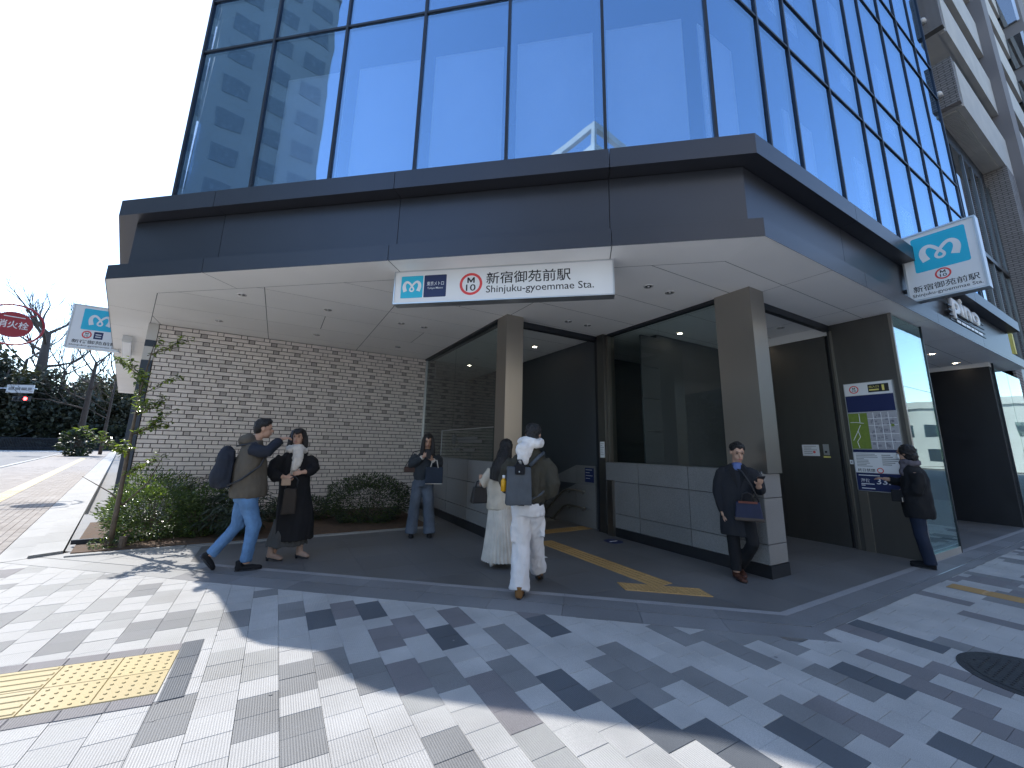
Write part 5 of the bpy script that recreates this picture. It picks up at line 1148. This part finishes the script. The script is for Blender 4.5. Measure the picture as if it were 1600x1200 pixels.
mb = MB(); mb.loft(p.rings([(.0,0,.93,.17,.12),(.0,0,1.0,.185,.13),(.01,0,1.18,.2,.135),(.025,0,1.31,.19,.11),(.03,0,1.39,.12,.09),(.03,0,1.45,.075,.07)], (1,0)), 24)
for L_ in ([p.J(-.13,0,1.33), p.J(-.2,-.02,1.25), p.J(-.22,-.05,1.18), p.J(-.12,-.13,1.24), p.J(-.06,-.16,1.30)], [p.J(.19,0,1.33), p.J(.235,-.02,1.26), p.J(.245,-.05,1.2), p.J(.19,-.13,1.23), p.J(.15,-.16,1.255)]): mb.tube(L_, [.075,.08,.08,.06,.043], 12)
p.garm(mb, 'jacket', fab('slate_jacket', (.038,.046,.056)), wr=.009)
for L_ in ([p.J(-.07,-.145,1.29), p.J(-.04,-.165,1.315)], [p.J(.155,-.15,1.25), p.J(.14,-.17,1.265)]): mb = MB(); mb.tube(L_, .04, 10); mb.build('cuff', scf, p.root, True)
fj = fab('faded_grey_denim', (.10,.125,.165), .85, 260, .3, .28, 5); mb = MB(); mb.loft(p.rings([(0,0,1.0,.145,.11),(-.005,0,.9,.165,.125),(-.01,0,.82,.16,.12)], (1,0)))
for L_ in ([p.J(-.085,0,.88), p.J(-.11,0,.68), p.J(-.13,-.01,.47), p.J(-.145,0,.25), p.J(-.15,0,.055)], [p.J(.07,0,.88), p.J(.09,0,.68), p.J(.105,-.01,.47), p.J(.13,0,.25), p.J(.15,0,.055)]): mb.tube(L_, [.098,.095,.09,.095,.103], 14)
p.garm(mb, 'trousers', fj, wr=.009, ws=(14,14,5))
for x in (-.15,.15): p.shoe((x,.05,0), (x,-.17,0), blackf)
mb = MB(); c = p.hc; mb.ell(c+Z*.035-p.f*.02, (.093,.093,.098)); mb.ell(c-Z*.1-p.f*.06, (.1,.06,.16)); mb.tube([c+Z*.085+p.f*.055-p.r*.04, c+Z*.05+p.f*.092, c+Z*.085+p.f*.055+p.r*.04], .032, 8); mb.ell(c+Z*.08+p.f*.035, (.075,.07,.04))
for q in (-1,1): mb.tube([c+Z*.05+p.r*q*.065+p.f*.04, c-Z*.06+p.r*q*.085+p.f*.04, c-Z*.2+p.r*q*.09+p.f*.05, c-Z*.3+p.r*q*.08+p.f*.06], [.035,.035,.04,.025], 10)
p.garm(mb, 'hair', M['hair'], .008, 3, .004, (40,40,6))
ph = empty('smartphone', p.J(.05,-.26,1.36), 'dark smartphone held in both hands by the person in faded jeans', 'phone'); mb = MB(lambda v: p.J(.055+v[0], -.25+v[1]+v[2]*.5, 1.36+v[2])); mb.bbox(-.037,.037,-.005,.005,-.07,.07,.003); mb.build('case', M['ink'], ph); mb = MB(lambda v: p.J(.055+v[0], -.25+v[1]+v[2]*.5, 1.36+v[2])); mb.box(-.033,.033,.0055,.007,-.065,.065); mb.build('screen', M['grey'], ph)
bg = empty('tote_bag', p.J(.17,-.2,.87), 'navy tote bag with pale handles hanging from the arm of the person in faded jeans', 'bag'); mb = MB(); rbox(mb, p.J(.17,-.2,1.02), (p.er+p.ed*.1).normalized(), p.ed, Z, .15, .055, .135, .95); remesh(mb, 'pouch', fab('navy_tote', (.03,.042,.065)), bg, .01, 4, .004, (8,8,8), 5)
mb = MB(); mb.box(-.14,.14,-.05,.05,-.008,.0); mb.v = [p.J(.17,-.2,.885)+p.er*v.x+p.ed*v.y+Z*v.z for v in mb.v]; mb.build('base', scf, bg)
for q in (-1,1): mb = MB(); mb.tube([p.J(.1,-.2+q*.045,1.14), p.J(.13,-.2+q*.04,1.26), p.J(.2,-.2+q*.04,1.27), p.J(.23,-.2+q*.045,1.14)], .009, 6); mb.build('handle', scf, bg, True)
bg = empty('shoulder_bag', p.J(-.25,-.0,1.04), 'small dark brown shoulder bag at the elbow of the person in faded jeans', 'bag'); mb = MB(); rbox(mb, p.J(-.25,-.02,1.1), p.er, p.ed, Z, .09, .05, .05); remesh(mb, 'pouch', fab('brown_leather', (.06,.035,.03), .45), bg, .008, 4)
mb = MB(); mb.tube([p.J(-.33,-.02,1.13), p.J(-.2,.02,1.4), p.J(.0,.1,1.45)], .007, 5); mb.build('strap', M['frame'], bg)

# 4 --- man walking in, white cargo trousers, square backpack
p = Person('person in white cargo trousers and dark bomber jacket walking into the entrance', (-3.06,.86), (.85,-.53), (.18,1), (.085,.05,1.655), (.06,.02,1.48))
p.head(-.25)
p.done([p.J(.04,0,.9), p.J(.03,0,1.15), p.J(.04,0,1.35), p.J(.06,.02,1.5)], [([p.J(.2,0,1.36), p.J(.29,-.04,1.15), p.J(.22,.06,1.0)], [.05,.04,.03]), ([p.J(-.14,0,1.36), p.J(-.22,.06,1.15), p.J(-.15,.18,1.02)], [.05,.04,.03]), ([p.J(-.03,0,.9), p.J(-.02,.06,.5), p.J(-.04,.0,.08)], [.07,.05,.04]), ([p.J(.1,.02,.9), p.J(.11,.26,.52), p.J(.18,.42,.12)], [.07,.05,.04])])
p.hand(p.J(.22,.06,.99), p.dir((-.2,.5,-.6)), p.dir((.8,.2,0)), 1, .5)
mb = MB(); mb.loft(p.rings([(.035,0,.93,.17,.13),(.035,0,.98,.185,.14),(.03,0,1.12,.215,.15),(.035,0,1.28,.215,.14),(.045,0,1.39,.185,.11),(.055,.01,1.46,.11,.09),(.06,.02,1.5,.08,.075)], (1,.05)), 26)
for L_ in ([p.J(.2,0,1.36), p.J(.265,-.02,1.27), p.J(.295,-.04,1.15), p.J(.275,.0,1.05), p.J(.235,.05,.99)], [p.J(-.12,0,1.36), p.J(-.19,.03,1.26), p.J(-.22,.06,1.15), p.J(-.2,.12,1.07), p.J(-.165,.17,1.03)]): mb.tube(L_, [.085,.085,.08,.075,.055], 12)
p.garm(mb, 'jacket', fab('dark_olive_bomber', (.05,.047,.036)), wr=.012, ws=(12,12,6))
mb = MB(); mb.loft(p.rings([(.035,0,.91,.165,.125),(.035,0,.95,.17,.13)], (1,.05)), 26); mb.build('waistband', blackf, p.root, True)
mb = MB(); n_ = 14
for i in range(n_): t = 2*math.pi*i/n_; mb.ell(p.nk+p.er*math.cos(t)*.092+p.ed*math.sin(t)*.085+Z*(.085+.012*math.sin(2*t)), (.056,.056,.055))
mb.ell(p.J(-.01,-.11,1.48), (.11,.06,.085)); mb.ell(p.J(-.015,-.135,1.42), (.075,.045,.10)); p.garm(mb, 'hood', fab('white_fleece', (.78,.76,.74), .95, 120, .5), .011, 3, .008, (18,18,18))
mb = MB(); c = p.hc; mb.ell(c+Z*.04-p.f*.015, (.094,.094,.09)); mb.ell(c-p.f*.05-Z*.02, (.082,.06,.08)); p.garm(mb, 'hair', M['hair'], .008, 2, .007, (34,34,34))
wp = fab('white_cotton', (.72,.71,.72), .85, 160, .2, .05, 6); mb = MB(); mb.loft(p.rings([(.035,0,.95,.16,.12),(.035,0,.88,.18,.14),(.035,.01,.8,.175,.13)], (1,.05)))
mb.tube([p.J(-.04,.0,.86), p.J(-.035,.04,.68), p.J(-.03,.055,.5), p.J(-.035,.03,.28), p.J(-.045,.0,.07)], [.105,.105,.1,.098,.105], 14); mb.tube([p.J(.11,.03,.86), p.J(.11,.15,.68), p.J(.115,.25,.5), p.J(.145,.33,.3), p.J(.17,.39,.15)], [.108,.106,.1,.095,.095], 14)
for c_ in (p.J(.2,.12,.66), p.J(-.12,.04,.62)): rbox(mb, c_, p.er, p.ed, Z, .022, .075, .09)
p.garm(mb, 'trousers', wp, wr=.011, ws=(13,13,7))
tanl = fab('tan_suede', (.22,.115,.045), .8, 80, .2); p.shoe((-.05,-.09,0), (-.02,.2,0), tanl, .075, .05); p.shoe((.175,.36,.1), (.19,.58,.0), tanl, .075, .048)
bp = empty('backpack', p.J(-.07,-.2,.93), 'square slate grey backpack with flap worn over the dark bomber jacket', 'backpack'); mb = MB(); xx = (p.er+p.ed*.12).normalized(); yy = Vector((-xx.y,xx.x,0)); rbox(mb, p.J(-.065,-.2,1.12), xx, yy, Z, .135, .06, .19, .9); gb = fab('slate_nylon', (.075,.088,.105), .55, 200, .15); remesh(mb, 'bag', gb, bp, .01, 5, .006, (8,8,4), 7)
mb = MB(); rbox(mb, p.J(-.06,-.205,1.285), xx, yy, Z, .05, .075, .05); remesh(mb, 'flap', blackf, bp, .01, 3)
mb = MB(); mb.tube([p.J(-.09,-.22,1.33), p.J(-.075,-.23,1.38), p.J(-.04,-.23,1.38), p.J(-.02,-.22,1.33)], .009, 6); mb.build('handle', M['frame'], bp, True)
mb = MB(); mb.ell(p.J(-.06,-.292,1.265), (.008,.006,.008), seg=8, rings=5); mb.build('stud', M['alu'], bp, True)
mb = MB(); mb.tube([p.J(.05,-.15,1.32), p.J(.15,-.12,1.42), p.J(.2,-.0,1.455), p.J(.2,.12,1.36)], .02, 6); mb.tube([p.J(.06,-.15,.98), p.J(.17,-.1,1.03), p.J(.24,.0,1.1)], .013, 6); mb.build('strap', gb, bp, True)
bt = empty('drink_bottle', p.J(-.225,-.17,1.08), 'yellow drink bottle with white cap in the side of the slate backpack', 'bottle'); mb = MB(); mb.tube([p.J(-.222,-.18,1.06), p.J(-.222,-.18,1.16), p.J(-.222,-.18,1.19)], [.03,.03,.014], 12); mb.build('body', mat('orange_juice', (.75,.38,.01), .2), bt, True); mb = MB(); mb.tube([p.J(-.222,-.18,1.19), p.J(-.222,-.18,1.22)], .015, 10); mb.build('cap', M['white'], bt, True)

# 5 --- woman with long black hair, cream vest and pleated skirt
p = Person('person with long black hair in cream sweater and long pleated skirt walking in', (-2.77,1.95), (.88,-.48), (.2,1), (.075,.05,1.50), (.04,.02,1.34))
p.head(-.1, .95)
p.hand(p.J(-.265,.0,1.08), p.dir((-.1,.1,-1)), p.dir((-1,0,0)), 1, .9, .85)
p.done([p.J(0,0,.8), p.J(0,0,1.05), p.J(.02,0,1.2), p.J(.04,.02,1.36)], [([p.J(-.13,0,1.2), p.J(-.24,-.04,1.0), p.J(-.265,.0,1.09)], [.04,.035,.028]), ([p.J(.15,0,1.22), p.J(.2,.05,1.0), p.J(.16,.15,.9)], [.04,.035,.028]), ([p.J(-.06,0,.8), p.J(-.08,0,.4), p.J(-.09,0,.05)], [.06,.045,.035]), ([p.J(.08,.05,.8), p.J(.12,.1,.4), p.J(.16,.15,.05)], [.06,.045,.035])])
crm = fab('cream_knit', (.60,.53,.43), .95, 110, .6); mb = MB(); mb.loft(p.rings([(.0,0,.70,.175,.13),(.0,0,.78,.18,.135),(0,0,.95,.17,.125),(.01,0,1.1,.175,.125),(.02,0,1.21,.165,.1),(.035,.01,1.29,.1,.08),(.04,.02,1.34,.07,.065)], (1,.05)), 26)
for L_ in ([p.J(-.12,0,1.2), p.J(-.19,-.03,1.1), p.J(-.225,-.04,1.02), p.J(-.25,-.01,1.08)], [p.J(.15,0,1.22), p.J(.2,.03,1.1), p.J(.205,.06,1.0), p.J(.17,.13,.92)]): mb.tube(L_, [.065,.062,.058,.045], 12)
p.garm(mb, 'sweater', crm, wr=.006)
mb = MB(); n_ = 120; vs = []; nz = 9
for k in range(nz):
    t = k/(nz-1); z = .74-.665*t; hw, hd = .155+.085*t**1.2, .12+.09*t
    for i in range(n_):
        a = 2*math.pi*i/n_; pl_ = 1+(.02+.035*t)*(1 if i % 4 < 2 else -1)+.05*t*noise.noise(Vector((math.cos(a)*2, math.sin(a)*2, 3+t))); vs.append(p.J(.01+.02*t,.0,z)+p.er*math.cos(a)*hw*pl_+p.ed*math.sin(a)*hd*pl_)
mb.add(vs, [(k*n_+i, k*n_+(i+1)%n_, (k+1)*n_+(i+1)%n_, (k+1)*n_+i) for k in range(nz-1) for i in range(n_)]); mb.build('skirt', fab('cream_pleats', (.66,.61,.54), .8, 140, .1), p.root, True)
mb = MB(); c = p.hc; mb.ell(c+Z*.03-p.f*.015, (.094,.095,.1)); mb.ell(c-Z*.08-p.f*.05, (.092,.065,.14)); mb.tube([c-Z*.02-p.f*.05, p.J(.02,-.1,1.33), p.J(-.04,-.125,1.2), p.J(-.07,-.125,1.08)], [.09,.1,.1,.075], 12)
p.garm(mb, 'hair', M['hair'], .009, 3, .007, (50,50,3))
wsn = fab('white_leather', (.68,.66,.64), .5, 60, .05); p.shoe((-.09,-.06,0), (-.04,.16,0), wsn, .06, .042, sole=M['grey']); p.shoe((.15,.06,0), (.18,.28,.0), wsn, .06, .042, sole=M['grey'])
bg = empty('handbag', p.J(-.27,.0,.77), 'black leather handbag carried on the arm of the person in the pleated skirt', 'bag'); mb = MB(); rbox(mb, p.J(-.275,-.02,.88), (p.er*.9+p.ed*.3).normalized(), (p.ed*.9-p.er*.3).normalized(), Z, .115, .06, .105, .7); remesh(mb, 'pouch', mat('black_leather', (.012,.012,.014), .35), bg, .009, 5)
mb = MB(); mb.tube([p.J(-.33,-.03,.97), p.J(-.31,-.02,1.05), p.J(-.25,.0,1.07), p.J(-.22,.0,.97)], .01, 6); mb.build('handle', M['frame'], bg, True)

# 6 --- man in dark overcoat leaning at the granite wall with a phone
p = Person('person in dark overcoat and blue shirt reading a phone against the granite wall', (-.33,.20), (.53,-.85), (.3,-1), (.075,-.03,1.515), (.055,0,1.35))
p.head(-.3, .98)
p.hand(p.J(-.14,-.06,.74), p.dir((.1,-.15,-1)), p.dir((-1,-.2,0)), 1, .6); p.hand(p.J(.27,-.2,1.13), p.dir((.15,-.7,.5)), p.dir((.3,-.3,-1)), 1, .8)
p.done([p.J(.02,0,.8), p.J(.02,0,1.05), p.J(.04,0,1.25), p.J(.055,0,1.37)], [([p.J(-.12,0,1.27), p.J(-.175,0,1.0), p.J(-.14,-.05,.78)], [.045,.04,.03]), ([p.J(.2,0,1.27), p.J(.28,0,1.03), p.J(.27,-.17,1.11)], [.045,.04,.03]), ([p.J(-.05,0,.82), p.J(-.05,-.02,.42), p.J(-.045,-.03,.07)], [.065,.05,.04]), ([p.J(.09,0,.82), p.J(.16,-.1,.42), p.J(.0,.13,.09)], [.065,.05,.04])])
mb = MB(); mb.loft(p.rings([(.0,0,.50,.185,.145),(.0,0,.65,.185,.145),(.01,0,.9,.185,.135),(.03,0,1.12,.2,.135),(.04,0,1.25,.19,.11),(.05,0,1.33,.12,.085),(.055,0,1.37,.075,.07)], (1,.12)), 26)
for L_ in ([p.J(-.115,0,1.26), p.J(-.16,.0,1.13), p.J(-.178,0,1.0), p.J(-.16,-.03,.86), p.J(-.145,-.05,.77)], [p.J(.205,0,1.26), p.J(.265,.0,1.14), p.J(.285,0,1.05), p.J(.285,-.09,1.07), p.J(.275,-.155,1.11)]): mb.tube(L_, [.08,.076,.068,.058,.048], 12)
mb.ell(p.J(-.1,0,1.25), (.085,.085,.08)); mb.ell(p.J(.185,0,1.25), (.085,.085,.08)); p.garm(mb, 'overcoat', fab('charcoal_navy_wool', (.022,.024,.03)), wr=.006, ws=(10,10,3))
mb = MB(); 
for q in (-1,1): mb.add([p.J(.055+q*.012,-.135,1.06), p.J(.055+q*.085,-.125,1.23), p.J(.055+q*.1,-.105,1.29), p.J(.055+q*.065,-.08,1.36), p.J(.055+q*.03,-.11,1.27)], [(0,1,2,3,4)])
o = mb.build('lapel', blackf, p.root); sm = o.modifiers.new('s','SOLIDIFY'); sm.thickness = .012
mb = MB(); mb.ell(p.J(.055,-.055,1.32), (.055,.05,.06)); mb.ell(p.J(.055,-.03,1.36), (.07,.06,.03)); p.garm(mb, 'shirt', fab('blue_shirt', (.11,.16,.36), .8), .008, 2, .003, (20,20,20))
mb = MB(); mb.loft(p.rings([(.015,0,.88,.14,.11),(.015,0,.78,.155,.12)], (1,.1))); mb.tube([p.J(-.055,0,.84), p.J(-.055,-.02,.62), p.J(-.05,-.025,.42), p.J(-.048,-.03,.09)], [.095,.082,.072,.062], 12); mb.tube([p.J(.085,0,.84), p.J(.13,-.06,.62), p.J(.155,-.09,.43), p.J(.07,.03,.25), p.J(.005,.12,.11)], [.095,.085,.074,.066,.06], 12); p.garm(mb, 'trousers', blackf, wr=.006)
brn = fab('brown_leather_shoe', (.075,.032,.022), .4, 40, .1); p.shoe((-.07,.03,0), (.04,-.22,0), brn, .065, .046); p.shoe((-.02,.2,.04), (.04,-.02,.0), brn, .065, .044)
mb = MB(); c = p.hc; u_ = p.hu; mb.ell(c+u_*.05-p.hf*.02, (.09,.092,.078)); mb.ell(c-p.hf*.055, (.075,.05,.07)); mb.tube([c+u_*.1+p.hf*.03-p.r*.03, c+u_*.085+p.hf*.07, c+u_*.1+p.hf*.03+p.r*.03], .028, 8); p.garm(mb, 'hair', M['hair'], .008, 2, .006, (34,34,34))
ph = empty('smartphone', p.J(.29,-.3,1.2), 'black smartphone in the raised hand of the person in dark overcoat', 'phone'); pz = p.dir((.15,-.75,.35)); px_ = p.dir((1,.2,0)); pn = px_.cross(pz).normalized(); pc_ = p.J(.285,-.285,1.21)
mb = MB(); rbox(mb, pc_, px_, pn, pz, .037, .005, .072); mb.build('case', M['ink'], ph); mb = MB(); rbox(mb, pc_+pn*(.006 if pn.z > 0 else -.006), px_, pn, pz, .033, .001, .066); mb.build('screen', M['grey'], ph)
bg = empty('briefcase', p.J(.13,-.2,.7), 'navy briefcase with tan trim hanging before the dark overcoat', 'bag'); bx = (p.er+p.ed*.05).normalized(); by = Vector((-bx.y,bx.x,0)); mb = MB(); rbox(mb, p.J(.135,-.2,.82), bx, by, Z, .15, .045, .105, .84); remesh(mb, 'body', fab('navy_nylon', (.02,.026,.06), .5), bg, .009, 4)
mb = MB(); rbox(mb, p.J(.135,-.2,.725), bx, by, Z, .155, .05, .02); remesh(mb, 'base', fab('taupe_trim', (.075,.06,.052), .5), bg, .008, 3)
mb = MB(); rbox(mb, p.J(.135,-.248,.922), bx, by, Z, .1, .006, .012); mb.build('top_trim', fab('red_brown_trim', (.15,.05,.035), .5), bg)
for q in (-1,1): mb = MB(); mb.tube([p.J(.07,-.2+q*.03,.92), p.J(.085,-.2+q*.025,1.01), p.J(.135,-.2+q*.025,1.035), p.J(.185,-.2+q*.025,1.01), p.J(.2,-.2+q*.03,.92)], .008, 6); mb.build('handle', M['ink'], bg, True)
mb = MB(); mb.tube([p.J(.25,-.2,.93), p.J(.2,-.16,1.1), p.J(.1,-.12,1.28), p.J(-.02,-.05,1.345), p.J(-.05,.08,1.32)], .011, 6); mb.build('strap', M['ink'], bg, True)

# 7 --- person in black reading the map board
p = Person('person in black jacket and grey scarf pointing at the map board', (2.53,-.65), (.27,-.96), (-.85,.35), (.035,0,1.555), (.065,0,1.40))
p.head(.0, .97)
p.hand(p.J(-.235,.06,1.17), p.dir((-.9,.4,.1)), p.dir((0,0,1)), 1, .6, .9); p.hand(p.J(-.1,-.05,.99), p.dir((-.7,.2,-.6)), p.dir((-.2,-.9,.2)), 1, .8, .9)
p.done([p.J(.06,0,.8), p.J(.07,0,1.05), p.J(.08,0,1.28), p.J(.065,0,1.42)], [([p.J(.1,.13,1.28), p.J(-.04,.17,1.13), p.J(-.2,.07,1.165)], [.045,.04,.03]), ([p.J(.1,-.13,1.28), p.J(.08,-.18,1.03), p.J(-.06,-.07,1.0)], [.045,.04,.03]), ([p.J(.05,.08,.82), p.J(.05,.08,.42), p.J(.1,.08,.07)], [.065,.05,.04]), ([p.J(.05,-.08,.82), p.J(.04,-.08,.42), p.J(.09,-.08,.07)], [.065,.05,.04])])
mb = MB(); mb.loft(p.rings([(.07,0,.66,.175,.155),(.075,0,.75,.19,.165),(.075,0,.98,.19,.16),(.085,0,1.18,.19,.145),(.09,0,1.3,.165,.11),(.075,0,1.37,.1,.085),(.065,0,1.42,.07,.07)], (.35,.9)), 26)
for L_ in ([p.J(.1,.13,1.27), p.J(.02,.16,1.18), p.J(-.05,.17,1.12), p.J(-.13,.12,1.14), p.J(-.195,.08,1.165)], [p.J(.11,-.14,1.27), p.J(.11,-.17,1.14), p.J(.08,-.185,1.03), p.J(.0,-.13,1.0), p.J(-.065,-.08,.995)]): mb.tube(L_, [.085,.078,.07,.06,.048], 12)
p.garm(mb, 'jacket', blackf, wr=.009)
mb = MB(); n_ = 12
for i in range(n_): t = 2*math.pi*i/n_; mb.ell(p.nk+p.er*math.cos(t)*.075+p.ed*math.sin(t)*.075+Z*(.015+.01*math.sin(2*t)), (.045,.045,.045))
mb.tube([p.J(.0,-.05,1.38), p.J(-.03,-.08,1.27), p.J(.03,-.15,1.2)], [.045,.04,.03], 10); p.garm(mb, 'scarf', fab('grey_scarf', (.12,.11,.13), .9), .01, 3, .006, (22,22,22))
mb = MB(); mb.loft(p.rings([(.06,0,.9,.14,.12),(.055,0,.8,.155,.13),(.05,0,.72,.15,.12)], (.35,.9)))
for q in (-1,1): mb.tube([p.J(.055,q*.08,.82), p.J(.05,q*.08,.62), p.J(.055,q*.08,.42), p.J(.085,q*.08,.22), p.J(.1,q*.08,.06)], [.095,.085,.076,.07,.07], 12)
p.garm(mb, 'trousers', fab('dark_indigo', (.018,.026,.05)), wr=.007)
for q in (-1,1): p.shoe((.15,q*.08,0), (-.1,q*.08+.05,0), blackf)
mb = MB(); c = p.hc; mb.ell(c+Z*.03-p.f*.025, (.098,.098,.1)); mb.ell(c-p.f*.06-Z*.05, (.08,.08,.08)); p.garm(mb, 'hair', M['hair'], .008, 2, .008, (30,30,30))
mb = MB(); mb.ell(c+p.f*.068-Z*.055, (.05,.05,.05)); remesh(mb, 'face_mask', M['white'], p.root, .008, 1)
bg = empty('shoulder_bag', p.J(-.1,-.1,.85), 'black shoulder bag at the front of the person reading the map', 'bag'); mb = MB(); rbox(mb, p.J(-.12,-.1,.95), p.er, p.ed, Z, .07, .05, .08, .9); remesh(mb, 'pouch', blackf, bg, .009, 4); mb = MB(); mb.tube([p.J(-.06,-.1,1.02), p.J(.0,-.12,1.2), p.J(.1,-.08,1.39)], .008, 5); mb.build('strap', M['ink'], bg); mb = MB(); mb.tube([p.J(-.075,-.165,.93), p.J(-.075,-.165,.87)], .006, 5); mb.build('zip_pull', M['alu'], bg)
bpy.data.scenes.remove(TS)
